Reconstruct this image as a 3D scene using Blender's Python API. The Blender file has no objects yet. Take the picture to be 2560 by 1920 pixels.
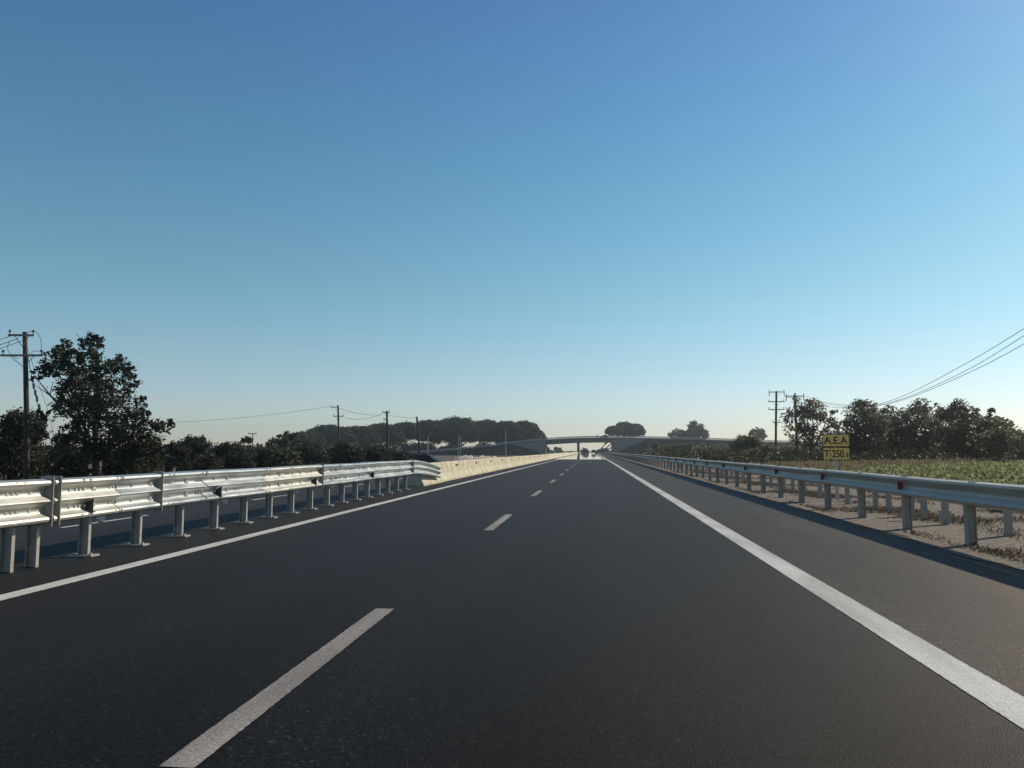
import bpy, math, random
import numpy as np
from mathutils import Vector, Matrix, Euler

rnd = random.Random(7)
sc = bpy.context.scene
C = sc.collection
PI = math.pi

# ------------------------------------------------------------------ camera model (calibrated to the road)
F, H = 1900.0, 1.25
TH = math.atan((1127 - 960) / F)
PS = math.atan((1482 - 1280) / F * math.cos(TH))
RT = Vector((math.cos(PS), math.sin(PS), 0))
FW = Vector((-math.sin(PS) * math.cos(TH), math.cos(PS) * math.cos(TH), math.sin(TH)))
UP = Vector((math.sin(PS) * math.sin(TH), -math.cos(PS) * math.sin(TH), math.cos(TH)))


def at(px, py, Y):
    """world point at road distance Y seen along a photo ray"""
    d = FW + RT * ((px - 1280) / F) + UP * ((960 - py) / F)
    t = Y / d.y
    return Vector((d.x * t, Y, H + d.z * t))


cam_d = bpy.data.cameras.new('camera')
cam = bpy.data.objects.new('camera', cam_d)
C.objects.link(cam)
cam.location = (0, 0, H)
cam.rotation_euler = Euler((PI / 2 + TH, 0, PS))
cam_d.sensor_width = 36
cam_d.lens = 36 * F / 2560
cam_d.clip_start = 0.1
cam_d.clip_end = 20000
sc.camera = cam

# ------------------------------------------------------------------ tagging
def tag(o, label=None, cat=None, group=None, kind=None):
    if label: o['label'] = label
    if cat: o['category'] = cat
    if group: o['group'] = group
    if kind: o['kind'] = kind
    return o


def empty(name, loc=(0, 0, 0), rz=0, label=None, cat=None, group=None):
    o = bpy.data.objects.new(name, None)
    C.objects.link(o)
    o.empty_display_size = 0.2
    o.location = loc
    o.rotation_euler = (0, 0, rz)
    return tag(o, label, cat, group)


def copy_tree(o, parent=None):
    c = o.copy()
    C.objects.link(c)
    c.parent = parent
    for ch in list(o.children):
        copy_tree(ch, c)
    return c


# ------------------------------------------------------------------ mesh builder
class MB:
    def __init__(s):
        s.v, s.f = [], []

    def add(s, vs, fs):
        n = len(s.v)
        s.v += [tuple(v) for v in vs]
        s.f += [tuple(i + n for i in f) for f in fs]
        return s

    def box(s, c, size, rz=0.0, taper=1.0):
        x, y, z = size[0] / 2, size[1] / 2, size[2] / 2
        cs, sn = math.cos(rz), math.sin(rz)
        vs = []
        for sz in (-1, 1):
            k = taper if sz > 0 else 1
            for a, b in ((-1, -1), (1, -1), (1, 1), (-1, 1)):
                px, py = a * x * k, b * y * k
                vs.append((c[0] + px * cs - py * sn, c[1] + px * sn + py * cs, c[2] + sz * z))
        return s.add(vs, [(3, 2, 1, 0), (4, 5, 6, 7), (0, 1, 5, 4), (1, 2, 6, 5), (2, 3, 7, 6), (3, 0, 4, 7)])

    def tube(s, pts, rad, n=8, caps=True):
        pts = [Vector(p) for p in pts]
        rad = rad if hasattr(rad, '__len__') else [rad] * len(pts)
        vs, fs = [], []
        ref = None
        for i, p in enumerate(pts):
            d = (pts[min(i + 1, len(pts) - 1)] - pts[max(i - 1, 0)]).normalized()
            if ref is None:
                ref = Vector((0, 0, 1)) if abs(d.z) < .9 else Vector((1, 0, 0))
            u = (ref - d * ref.dot(d))
            if u.length < 1e-5: u = d.orthogonal()
            u.normalize(); w = d.cross(u); ref = u
            for k in range(n):
                a = 2 * PI * k / n
                vs.append(p + (u * math.cos(a) + w * math.sin(a)) * rad[i])
        for i in range(len(pts) - 1):
            for k in range(n):
                a, b = i * n + k, i * n + (k + 1) % n
                fs.append((a, b, b + n, a + n))
        if caps:
            fs.append(tuple(range(n))[::-1])
            fs.append(tuple(range((len(pts) - 1) * n, len(pts) * n)))
        return s.add(vs, fs)

    def loft(s, rings, closed=True, caps=True):
        m = len(rings[0]); vs = []; fs = []
        for r in rings: vs += r
        for i in range(len(rings) - 1):
            for k in range(m if closed else m - 1):
                a, b = i * m + k, i * m + (k + 1) % m
                fs.append((a, b, b + m, a + m))
        if caps and closed:
            fs.append(tuple(range(m))[::-1]); fs.append(tuple(range((len(rings) - 1) * m, len(rings) * m)))
        return s.add(vs, fs)

    def build(s, name, mat, parent=None, smooth=False, bevel=0):
        me = bpy.data.meshes.new(name)
        me.from_pydata(s.v, [], s.f)
        me.update()
        import bmesh
        bm = bmesh.new(); bm.from_mesh(me)
        bmesh.ops.recalc_face_normals(bm, faces=bm.faces)
        if bevel:
            bmesh.ops.bevel(bm, geom=list(bm.edges), offset=bevel, segments=1, affect='EDGES', clamp_overlap=True)
        bm.to_mesh(me); bm.free()
        if smooth:
            for p in me.polygons: p.use_smooth = True
            try: me.set_sharp_from_angle(angle=math.radians(35))
            except Exception: pass
        me.materials.append(mat)
        o = bpy.data.objects.new(name, me)
        C.objects.link(o)
        o.parent = parent
        return o


def sheet(name, pts, mat, parent=None):
    return MB().add(pts, [tuple(range(len(pts)))]).build(name, mat, parent)


# ------------------------------------------------------------------ materials
def new_mat(name):
    m = bpy.data.materials.new(name)
    m.use_nodes = True
    nt = m.node_tree
    return m, nt, nt.nodes['Principled BSDF'], nt.nodes.new, nt.links.new


def P(name, col, rough=.7, metal=0.0, spec=.5, noise=0, nscale=5, ncol=None, bump=0, bscale=40, detail=4, stretch=None):
    m, nt, b, N, L = new_mat(name)
    b.inputs['Base Color'].default_value = (*col, 1)
    b.inputs['Roughness'].default_value = rough
    b.inputs['Metallic'].default_value = metal
    b.inputs['Specular IOR Level'].default_value = spec
    tc = N('ShaderNodeTexCoord'); src = tc.outputs['Object']
    if stretch:
        mp = N('ShaderNodeMapping'); mp.inputs['Scale'].default_value = stretch
        L(src, mp.inputs['Vector']); src = mp.outputs['Vector']
    if noise:
        t = N('ShaderNodeTexNoise'); t.inputs['Scale'].default_value = nscale; t.inputs['Detail'].default_value = detail
        L(src, t.inputs['Vector'])
        r = N('ShaderNodeValToRGB')
        r.color_ramp.elements[0].position = .5 - noise / 2; r.color_ramp.elements[1].position = .5 + noise / 2
        r.color_ramp.elements[0].color = (*col, 1); r.color_ramp.elements[1].color = (*(ncol or col), 1)
        L(t.outputs['Fac'], r.inputs['Fac']); L(r.outputs['Color'], b.inputs['Base Color'])
    if bump:
        t2 = N('ShaderNodeTexNoise'); t2.inputs['Scale'].default_value = bscale; t2.inputs['Detail'].default_value = 3
        L(src, t2.inputs['Vector'])
        bp = N('ShaderNodeBump'); bp.inputs['Strength'].default_value = bump; bp.inputs['Distance'].default_value = .02
        L(t2.outputs['Fac'], bp.inputs['Height']); L(bp.outputs['Normal'], b.inputs['Normal'])
    return m


def leaf_mat(name, c0, c1, trans=.25, rough=.6):
    m, nt, b, N, L = new_mat(name)
    g = N('ShaderNodeNewGeometry')
    r = N('ShaderNodeValToRGB')
    r.color_ramp.elements[0].color = (*c0, 1); r.color_ramp.elements[1].color = (*c1, 1)
    L(g.outputs['Random Per Island'], r.inputs['Fac'])
    L(r.outputs['Color'], b.inputs['Base Color'])
    b.inputs['Roughness'].default_value = rough
    b.inputs['Specular IOR Level'].default_value = .2
    t = N('ShaderNodeBsdfTranslucent'); L(r.outputs['Color'], t.inputs['Color'])
    mx = N('ShaderNodeMixShader'); mx.inputs[0].default_value = trans
    L(b.outputs[0], mx.inputs[1]); L(t.outputs[0], mx.inputs[2])
    L(mx.outputs[0], nt.nodes['Material Output'].inputs['Surface'])
    return m


def asphalt(name, base, tint=(1, 1, 1), rough=.45, patch=.8, gloss=.125):
    """fresh dark asphalt: stone speckle, faint lanes of wear, rough bump"""
    m, nt, b, N, L = new_mat(name)
    tc = N('ShaderNodeTexCoord')
    v = N('ShaderNodeTexVoronoi'); v.inputs['Scale'].default_value = 80
    L(tc.outputs['Object'], v.inputs['Vector'])
    big = N('ShaderNodeTexNoise'); big.inputs['Scale'].default_value = .55; big.inputs['Detail'].default_value = 6
    mp = N('ShaderNodeMapping'); mp.inputs['Scale'].default_value = (1, .22, 1)
    L(tc.outputs['Object'], mp.inputs['Vector']); L(mp.outputs['Vector'], big.inputs['Vector'])
    r = N('ShaderNodeValToRGB')
    d = base * (1 - patch * .5); e = base * (1 + patch * .5)
    r.color_ramp.elements[0].position = .3; r.color_ramp.elements[1].position = .7
    r.color_ramp.elements[0].color = (d * tint[0], d * tint[1], d * .98 * tint[2], 1); r.color_ramp.elements[1].color = (e * 1.03 * tint[0], e * tint[1], e * .96 * tint[2], 1)
    L(big.outputs['Fac'], r.inputs['Fac'])
    # individual stones
    r2 = N('ShaderNodeValToRGB')
    r2.color_ramp.elements[0].color = (.15, .15, .15, 1); r2.color_ramp.elements[1].color = (1.5, 1.5, 1.5, 1)
    e3 = r2.color_ramp.elements.new(.93); e3.color = (1.5, 1.5, 1.5, 1)
    r2.color_ramp.elements[-1].color = (5, 4.8, 4.6, 1)
    sep = N('ShaderNodeSeparateColor'); L(v.outputs['Color'], sep.inputs[0])
    L(sep.outputs[0], r2.inputs['Fac'])
    mx = N('ShaderNodeMix'); mx.data_type = 'RGBA'; mx.blend_type = 'MULTIPLY'; mx.inputs[0].default_value = 1
    L(r.outputs['Color'], mx.inputs[6]); L(r2.outputs['Color'], mx.inputs[7])
    sx = N('ShaderNodeSeparateXYZ'); L(tc.outputs['Object'], sx.inputs[0])
    wv = N('ShaderNodeMath'); wv.operation = 'MULTIPLY_ADD'; wv.inputs[1].default_value = 2 * PI / 1.72; wv.inputs[2].default_value = .3
    L(sx.outputs[0], wv.inputs[0])
    sn = N('ShaderNodeMath'); sn.operation = 'SINE'; L(wv.outputs[0], sn.inputs[0])
    nz = N('ShaderNodeTexNoise'); nz.inputs['Scale'].default_value = .9; nz.inputs['Detail'].default_value = 5
    mpz = N('ShaderNodeMapping'); mpz.inputs['Scale'].default_value = (2.2, .06, 1)
    L(tc.outputs['Object'], mpz.inputs['Vector']); L(mpz.outputs['Vector'], nz.inputs['Vector'])
    mz = N('ShaderNodeMath'); mz.operation = 'MULTIPLY_ADD'; mz.inputs[1].default_value = .16; mz.inputs[2].default_value = .62
    L(sn.outputs[0], mz.inputs[0])
    az = N('ShaderNodeMath'); az.operation = 'MULTIPLY_ADD'; az.inputs[1].default_value = .76
    L(nz.outputs['Fac'], az.inputs[0]); L(mz.outputs[0], az.inputs[2])
    vm = N('ShaderNodeVectorMath'); vm.operation = 'SCALE'; L(mx.outputs[2], vm.inputs[0]); L(az.outputs[0], vm.inputs['Scale'])
    L(vm.outputs[0], b.inputs['Base Color'])
    n2 = N('ShaderNodeTexNoise'); n2.inputs['Scale'].default_value = 170; n2.inputs['Detail'].default_value = 3
    L(tc.outputs['Object'], n2.inputs['Vector'])
    bp = N('ShaderNodeBump'); bp.inputs['Strength'].default_value = .75; bp.inputs['Distance'].default_value = .007
    L(n2.outputs['Fac'], bp.inputs['Height']); L(bp.outputs['Normal'], b.inputs['Normal'])
    b.inputs['Roughness'].default_value = .9
    b.inputs['Specular IOR Level'].default_value = 0
    gl_ = N('ShaderNodeBsdfGlossy'); gl_.inputs['Color'].default_value = (1, .94, .88, 1); gl_.inputs['Roughness'].default_value = rough
    L(bp.outputs['Normal'], gl_.inputs['Normal'])
    lw = N('ShaderNodeLayerWeight'); lw.inputs['Blend'].default_value = .5
    pw_ = N('ShaderNodeMath'); pw_.operation = 'POWER'; pw_.inputs[1].default_value = 4
    ml = N('ShaderNodeMath'); ml.operation = 'MULTIPLY_ADD'; ml.inputs[1].default_value = gloss; ml.inputs[2].default_value = .009
    L(lw.outputs['Facing'], pw_.inputs[0]); L(pw_.outputs[0], ml.inputs[0])
    ms = N('ShaderNodeMixShader'); L(ml.outputs[0], ms.inputs[0]); L(b.outputs[0], ms.inputs[1]); L(gl_.outputs[0], ms.inputs[2])
    L(ms.outputs[0], nt.nodes['Material Output'].inputs['Surface'])
    return m


def paint(name, col=(.62, .61, .57), wear=(.30, .29, .27), amount=.62):
    m, nt, b, N, L = new_mat(name)
    tc = N('ShaderNodeTexCoord')
    n1 = N('ShaderNodeTexNoise'); n1.inputs['Scale'].default_value = 70; n1.inputs['Detail'].default_value = 5
    L(tc.outputs['Object'], n1.inputs['Vector'])
    mp = N('ShaderNodeMapping'); mp.inputs['Scale'].default_value = (3.2, .5, 1); mp.inputs['Rotation'].default_value = (0, 0, .5)
    L(tc.outputs['Object'], mp.inputs['Vector'])
    n2 = N('ShaderNodeTexNoise'); n2.inputs['Scale'].default_value = 1.1; n2.inputs['Detail'].default_value = 7
    L(mp.outputs['Vector'], n2.inputs['Vector'])
    mul = N('ShaderNodeMath'); mul.operation = 'ADD'
    L(n1.outputs['Fac'], mul.inputs[0]); L(n2.outputs['Fac'], mul.inputs[1])
    r = N('ShaderNodeValToRGB')
    r.color_ramp.elements[0].position = 1.0 - amount + .0; r.color_ramp.elements[1].position = 1.0 - amount + .28
    r.color_ramp.elements[0].color = (*wear, 1); r.color_ramp.elements[1].color = (*col, 1)
    hf = N('ShaderNodeMath'); hf.operation = 'MULTIPLY'; hf.inputs[1].default_value = .5
    L(mul.outputs[0], hf.inputs[0]); L(hf.outputs[0], r.inputs['Fac'])
    n3 = N('ShaderNodeTexNoise'); n3.inputs['Scale'].default_value = 26; n3.inputs['Detail'].default_value = 6; n3.inputs['Roughness'].default_value = .7
    L(tc.outputs['Object'], n3.inputs['Vector'])
    r3 = N('ShaderNodeValToRGB'); r3.color_ramp.elements[0].position = .665; r3.color_ramp.elements[1].position = .69
    L(n3.outputs['Fac'], r3.inputs['Fac'])
    mc = N('ShaderNodeMix'); mc.data_type = 'RGBA'; mc.inputs[7].default_value = (.02, .02, .019, 1)
    L(r3.outputs['Color'], mc.inputs[0]); L(r.outputs['Color'], mc.inputs[6])
    L(mc.outputs[2], b.inputs['Base Color'])
    bp = N('ShaderNodeBump'); bp.inputs['Strength'].default_value = .4; bp.inputs['Distance'].default_value = .008
    L(n1.outputs['Fac'], bp.inputs['Height']); L(bp.outputs['Normal'], b.inputs['Normal'])
    b.inputs['Roughness'].default_value = .75
    b.inputs['Specular IOR Level'].default_value = .25
    return m


M = {}
M['asphalt'] = asphalt('fresh_asphalt', .0048)
M['asphalt_shoulder'] = asphalt('shoulder_asphalt', .023, (1.14, 1, .82))
M['asphalt_far'] = asphalt('opposite_asphalt', .012)
M['edge_paint'] = paint('edge_line_paint', (.68, .66, .61), (.33, .32, .29), .60)
M['dash_paint'] = paint('dash_paint', (.43, .385, .335), (.17, .15, .135), .56)
M['left_paint'] = paint('left_line_paint', (.66, .64, .59), (.35, .34, .31), .63)
M['steel_bright'] = P('galvanised_bright', (.30, .32, .325), .38, .75, noise=.45, nscale=5, ncol=(.64, .635, .60), bump=.25, bscale=9, stretch=(1, .35, 2))
M['steel_warm'] = P('galvanised_weathered', (.36, .35, .315), .48, .65, noise=.5, nscale=6, ncol=(.60, .58, .52), bump=.2, bscale=9, stretch=(1, .5, 2))
M['steel'] = P('galvanised_dull', (.28, .25, .215), .6, .2, noise=.5, nscale=14, ncol=(.42, .385, .34), bump=.1, bscale=60)
M['steel_right'] = P('galvanised_right', (.36, .325, .28), .5, .2, noise=.5, nscale=2.5, ncol=(.47, .43, .38), bump=.1, bscale=20, stretch=(1, .3, 1))
M['dark_metal'] = P('dark_metal', (.03, .03, .032), .6)
M['red_reflector'] = P('red_reflector', (.22, .025, .02), .35, noise=.4, nscale=40, ncol=(.3, .05, .04))
M['grey_reflector'] = P('grey_reflector', (.05, .05, .055), .5)
M['slot'] = P('dark_reflector_plastic', (.10, .085, .03), .6)  # dark yellowish plastic of the barrier reflectors, its own even colour
M['wood'] = P('creosoted_pole', (.022, .017, .014), .85, noise=.5, nscale=5, ncol=(.05, .038, .03), bump=.4, bscale=30, stretch=(6, 6, .4))
M['wood_pale'] = P('weathered_crossarm', (.16, .15, .14), .8, noise=.5, nscale=8, ncol=(.25, .23, .21))
M['ceramic'] = P('ceramic_insulator', (.05, .035, .03), .3)
M['ceramic_white'] = P('pale_insulator', (.5, .5, .48), .35)
M['wire'] = P('wire', (.06, .06, .065), .5, .3)
M['bark'] = P('bark', (.045, .036, .03), .9, noise=.5, nscale=6, ncol=(.09, .075, .06), bump=.5, bscale=20, stretch=(4, 4, .7))
M['bark_pine'] = P('pine_bark', (.04, .03, .026), .9, noise=.5, nscale=3, ncol=(.075, .055, .045), bump=.5, bscale=12)
M['yellow'] = P('yellow_sign_face', (.95, .585, .15), .5, noise=.6, nscale=5, ncol=(.90, .55, .14))
M['sign_black'] = P('sign_black', (.015, .015, .012), .5)
M['sign_post'] = P('sign_post_steel', (.42, .43, .43), .5, .5, noise=.5, nscale=12, ncol=(.55, .55, .53))
M['stub'] = P('stub_post_steel', (.29, .255, .21), .75, .0, noise=.5, nscale=14, ncol=(.42, .375, .32), bump=.3, bscale=70)
M['bridge'] = P('bridge_concrete', (.13, .115, .098), .85, noise=.5, nscale=.35, ncol=(.17, .152, .13), bump=.2, bscale=3)
M['abutment'] = P('abutment_concrete', (.20, .182, .165), .85, noise=.5, nscale=.25, ncol=(.245, .225, .205), bump=.2, bscale=2)
M['bridge_rail'] = P('bridge_steel_rail', (.35, .36, .37), .5, .5)
M['embank'] = P('embankment_soil', (.032, .027, .021), .95, noise=.5, nscale=.4, ncol=(.055, .046, .034), bump=.6, bscale=2)
M['mound'] = P('rubble_earth', (.26, .2, .16), .95, noise=.5, nscale=1.2, ncol=(.42, .34, .28), bump=.8, bscale=3)
M['white_plastic'] = P('white_plastic', (.75, .72, .68), .5)
M['car_black'] = P('car_paint_black', (.012, .013, .015), .2, spec=.6)
M['car_grey'] = P('car_paint_grey', (.04, .038, .036), .4, spec=.3)
M['car_white'] = P('car_paint_white', (.7, .7, .68), .25, spec=.6)
M['glass'] = P('car_glass', (.012, .013, .013), .3, spec=.12)
M['rubber'] = P('rubber', (.015, .015, .015), .8)
M['rim'] = P('alloy_rim', (.45, .45, .46), .35, .8)
M['tail'] = P('tail_lamp', (.25, .01, .01), .25)
M['headlamp'] = P('head_lamp', (.55, .56, .56), .15)
M['plate'] = P('number_plate', (.7, .7, .66), .4)
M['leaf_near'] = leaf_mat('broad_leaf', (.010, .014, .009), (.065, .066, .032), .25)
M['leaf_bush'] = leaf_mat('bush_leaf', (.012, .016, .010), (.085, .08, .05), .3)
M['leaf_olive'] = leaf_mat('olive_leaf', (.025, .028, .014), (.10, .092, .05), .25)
M['leaf_reed'] = leaf_mat('reed_leaf', (.035, .042, .018), (.15, .15, .08), .25)
M['leaf_pine'] = leaf_mat('pine_needles', (.03, .036, .018), (.085, .09, .042), .25)
M['leaf_right'] = leaf_mat('haze_lightened_leaf', (.06, .058, .034), (.21, .19, .11), .45)  # leaf colour lightened to carry the haze and glare over the right-hand trees
M['leaf_far'] = leaf_mat('far_leaf', (.04, .045, .04), (.09, .095, .075), .2)
M['crop'] = leaf_mat('crop_leaf', (.13, .14, .06), (.34, .335, .16), .5)
M['dry'] = leaf_mat('dry_stalk', (.16, .12, .07), (.36, .29, .17), .3, .8)
M['litter'] = leaf_mat('ground_litter', (.06, .042, .03), (.22, .17, .12), .2, .9)


def concrete_mat():
    m, nt, b, N, L = new_mat('cream_concrete')
    tc = N('ShaderNodeTexCoord'); oi = N('ShaderNodeObjectInfo')
    ad = N('ShaderNodeVectorMath'); ad.operation = 'ADD'
    cx = N('ShaderNodeCombineXYZ'); mu = N('ShaderNodeMath'); mu.operation = 'MULTIPLY'; mu.inputs[1].default_value = 40
    L(oi.outputs['Random'], mu.inputs[0]); L(mu.outputs[0], cx.inputs[0]); L(mu.outputs[0], cx.inputs[1])
    L(tc.outputs['Object'], ad.inputs[0]); L(cx.outputs[0], ad.inputs[1])
    mp = N('ShaderNodeMapping'); mp.inputs['Scale'].default_value = (1.2, 1.5, .16)
    L(ad.outputs[0], mp.inputs['Vector'])
    n = N('ShaderNodeTexNoise'); n.inputs['Scale'].default_value = 1.6; n.inputs['Detail'].default_value = 6
    L(mp.outputs[0], n.inputs['Vector'])
    n2 = N('ShaderNodeTexNoise'); n2.inputs['Scale'].default_value = 5; n2.inputs['Detail'].default_value = 6
    L(ad.outputs[0], n2.inputs['Vector'])
    r = N('ShaderNodeValToRGB'); r.color_ramp.elements[0].position = .34; r.color_ramp.elements[1].position = .58
    r.color_ramp.elements[0].color = (.40, .345, .235, 1); r.color_ramp.elements[1].color = (.56, .505, .39, 1)
    L(n.outputs['Fac'], r.inputs['Fac'])
    r2 = N('ShaderNodeValToRGB'); r2.color_ramp.elements[0].position = .3; r2.color_ramp.elements[1].position = .7
    r2.color_ramp.elements[0].color = (.78, .78, .76, 1); r2.color_ramp.elements[1].color = (1.12, 1.1, 1.05, 1)
    L(n2.outputs['Fac'], r2.inputs['Fac'])
    mx = N('ShaderNodeMix'); mx.data_type = 'RGBA'; mx.blend_type = 'MULTIPLY'; mx.inputs[0].default_value = 1
    L(r.outputs[0], mx.inputs[6]); L(r2.outputs[0], mx.inputs[7]); L(mx.outputs[2], b.inputs['Base Color'])
    b.inputs['Roughness'].default_value = .85; b.inputs['Specular IOR Level'].default_value = .2
    bp = N('ShaderNodeBump'); bp.inputs['Strength'].default_value = .3; bp.inputs['Distance'].default_value = .01
    L(n2.outputs['Fac'], bp.inputs['Height']); L(bp.outputs['Normal'], b.inputs['Normal'])
    return m


M['concrete'] = concrete_mat()


def ground_mat():
    m, nt, b, N, L = new_mat('dry_ground')
    tc = N('ShaderNodeTexCoord')
    n = N('ShaderNodeTexNoise'); n.inputs['Scale'].default_value = .35; n.inputs['Detail'].default_value = 8
    L(tc.outputs['Object'], n.inputs['Vector'])
    n2 = N('ShaderNodeTexNoise'); n2.inputs['Scale'].default_value = 9; n2.inputs['Detail'].default_value = 8; n2.inputs['Roughness'].default_value = .7
    L(tc.outputs['Object'], n2.inputs['Vector'])
    r = N('ShaderNodeValToRGB'); r.color_ramp.elements[0].position = .35; r.color_ramp.elements[1].position = .65
    r.color_ramp.elements[0].color = (.115, .092, .066, 1); r.color_ramp.elements[1].color = (.19, .155, .115, 1)
    L(n.outputs['Fac'], r.inputs['Fac'])
    r2 = N('ShaderNodeValToRGB'); r2.color_ramp.elements[0].position = .35; r2.color_ramp.elements[1].position = .66
    r2.color_ramp.elements[0].color = (.45, .43, .42, 1); r2.color_ramp.elements[1].color = (1.25, 1.22, 1.18, 1)
    L(n2.outputs['Fac'], r2.inputs['Fac'])
    mx = N('ShaderNodeMix'); mx.data_type = 'RGBA'; mx.blend_type = 'MULTIPLY'; mx.inputs[0].default_value = 1
    L(r.outputs[0], mx.inputs[6]); L(r2.outputs[0], mx.inputs[7]); L(mx.outputs[2], b.inputs['Base Color'])
    b.inputs['Roughness'].default_value = .95; b.inputs['Specular IOR Level'].default_value = .1
    bp = N('ShaderNodeBump'); bp.inputs['Strength'].default_value = .8; bp.inputs['Distance'].default_value = .06
    L(n2.outputs['Fac'], bp.inputs['Height']); L(bp.outputs['Normal'], b.inputs['Normal'])
    return m


M['ground'] = ground_mat()
M['verge'] = P('dusty_verge', (.075, .056, .040), .95, noise=.3, nscale=9, ncol=(.22, .17, .122), bump=1.0, bscale=45, detail=10)


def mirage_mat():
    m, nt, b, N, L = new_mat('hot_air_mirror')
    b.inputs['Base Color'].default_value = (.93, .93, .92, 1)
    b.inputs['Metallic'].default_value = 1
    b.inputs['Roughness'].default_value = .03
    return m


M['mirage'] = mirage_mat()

# ------------------------------------------------------------------ world and sun
SUN_AZ, SUN_EL = math.radians(52), math.radians(34)
w = bpy.data.worlds.new('World'); sc.world = w; w.use_nodes = True
nt = w.node_tree; bg = nt.nodes['Background']
sky = nt.nodes.new('ShaderNodeTexSky'); sky.sky_type = 'NISHITA'; sky.sun_disc = False
sky.sun_elevation = SUN_EL; sky.sun_rotation = SUN_AZ
sky.air_density = 1.0; sky.dust_density = .3; sky.ozone_density = 1.6; sky.altitude = 0
tcw = nt.nodes.new('ShaderNodeTexCoord'); sxyz = nt.nodes.new('ShaderNodeSeparateXYZ')
nt.links.new(tcw.outputs['Generated'], sxyz.inputs[0])
rw = nt.nodes.new('ShaderNodeValToRGB'); rw.color_ramp.interpolation = 'B_SPLINE'
for k, (pos, col) in enumerate([(0, (.64, .66, .82)), (.09, (.605, .655, .70)), (.19, (.53, .72, .65)), (.36, (.42, .715, .715)), (.54, (.37, .60, .74)), (.8, (.36, .56, .72))]):
    e = rw.color_ramp.elements[k] if k < 2 else rw.color_ramp.elements.new(pos)
    e.position = pos; e.color = (*col, 1)
nt.links.new(sxyz.outputs[2], rw.inputs[0])
mw = nt.nodes.new('ShaderNodeMix'); mw.data_type = 'RGBA'; mw.blend_type = 'MULTIPLY'; mw.inputs[0].default_value = 1
nt.links.new(sky.outputs[0], mw.inputs[6]); nt.links.new(rw.outputs[0], mw.inputs[7])
nt.links.new(mw.outputs[2], bg.inputs[0])
bg.inputs[1].default_value = .15
sd = bpy.data.lights.new('sun', 'SUN'); sd.energy = 4.5; sd.angle = math.radians(.5); sd.color = (1, .89, .72)
sun = bpy.data.objects.new('sun', sd); C.objects.link(sun)
sdir = Vector((-math.sin(SUN_AZ) * math.cos(SUN_EL), -math.cos(SUN_AZ) * math.cos(SUN_EL), -math.sin(SUN_EL)))
sun.rotation_euler = sdir.to_track_quat('-Z', 'Y').to_euler()
sun.location = (40, 40, 60)
vs = sc.view_settings
vs.view_transform = 'Standard'; vs.look = 'None'; vs.exposure = 0; vs.gamma = 1
sc.cycles.max_bounces = 8

hm = bpy.data.materials.new('haze_air'); hm.use_nodes = True
hn = hm.node_tree; hn.nodes.remove(hn.nodes['Principled BSDF'])
pv = hn.nodes.new('ShaderNodeVolumePrincipled')
pv.inputs['Color'].default_value = (.95, .94, .92, 1); pv.inputs['Density'].default_value = .0004; pv.inputs['Anisotropy'].default_value = .8
hn.links.new(pv.outputs[0], hn.nodes['Material Output'].inputs['Volume'])
HAZE = tag(MB().box((0, 340, 14.0), (1300, 1100, 32)).build('haze', hm), kind='stuff')

# ------------------------------------------------------------------ setting: ground, roads, markings
prof = [(-4000, -.9), (-60, -.9), (-19, -.9), (-16.8, -.02), (-6.3, -.02), (4.6, -.02), (9, -.02), (60, -.02), (4000, -.02)]
ys = [-200, 0, 60, 150, 400, 1000, 7000]
gv = [(x, y, z) for y in ys for x, z in prof]
n = len(prof)
gf = [(j * n + i, j * n + i + 1, (j + 1) * n + i + 1, (j + 1) * n + i) for j in range(len(ys) - 1) for i in range(n - 1)]
tag(MB().add(gv, gf).build('ground', M['ground']), kind='structure')


def painted(name, x0, x1, y0, y1, z, mat, parent):
    """a painted line whose edges waver by a few millimetres"""
    a, b = [], []
    y = y0
    while True:
        j = .0026
        a.append((x0 + rnd.uniform(-j, j), y, z)); b.append((x1 + rnd.uniform(-j, j), y, z))
        if y >= y1: break
        y = min(y1, y + (.03 if y < 9 else .12 if y < 25 else 8))
    return MB().loft([[p, q] for p, q in zip(a, b)], closed=False).build(name, mat, parent)


def strip(name, x0, x1, y0, y1, z, mat, parent=None, step=None):
    return sheet(name, [(x0, y0, z), (x1, y0, z), (x1, y1, z), (x0, y1, z)], mat, parent)


road = tag(strip('road', -6.6, 2.04, -60, 900, 0, M['asphalt']), kind='structure')
tag(strip('hard_shoulder', 2.04, 4.62, -60, 900, 0, M['asphalt_shoulder']), kind='structure')
tag(strip('opposite_road', -16.5, -6.6, -60, 900, 0, M['asphalt_far']), kind='structure')
# dusty verge with a ragged edge that spills onto the shoulder
vp = []
yy = -20.0
while yy < 420:
    vp.append((4.44 + .07 * math.sin(yy * 1.7) + rnd.uniform(-.07, .07), yy, .006)); yy += .35 if yy < 60 else 2.0
vfs = [(4.62 + 4.6, p[1], .006) for p in vp]
tag(MB().loft([[a, b] for a, b in zip(vp, vfs)], closed=False).build('verge', M['verge']), kind='structure')

painted('edge_line', 1.915, 2.165, 1, 420, .004, M['edge_paint'], road)
painted('edge_line', -5.13, -4.93, 1, 420, .004, M['left_paint'], road)
for k in range(-2, 40):
    y1 = 6.02 + 9.04 * k
    if y1 > -5: painted('lane_dash', -1.725, -1.575, y1 - 3.05, y1, .004, M['dash_paint'], road)
for k in range(30):
    y0 = 11.7 + 7.0 * k
    strip('lane_dash', -8.67, -8.57, y0, y0 + 2.4, .004, M['left_paint'], bpy.data.objects['opposite_road'])
strip('edge_line', -15.9, -15.75, -20, 420, .004, M['left_paint'], bpy.data.objects['opposite_road'])
tag(strip('mirage', -5.6, 1.9, 112, 600, .009, M['mirage']), kind='structure')

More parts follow.
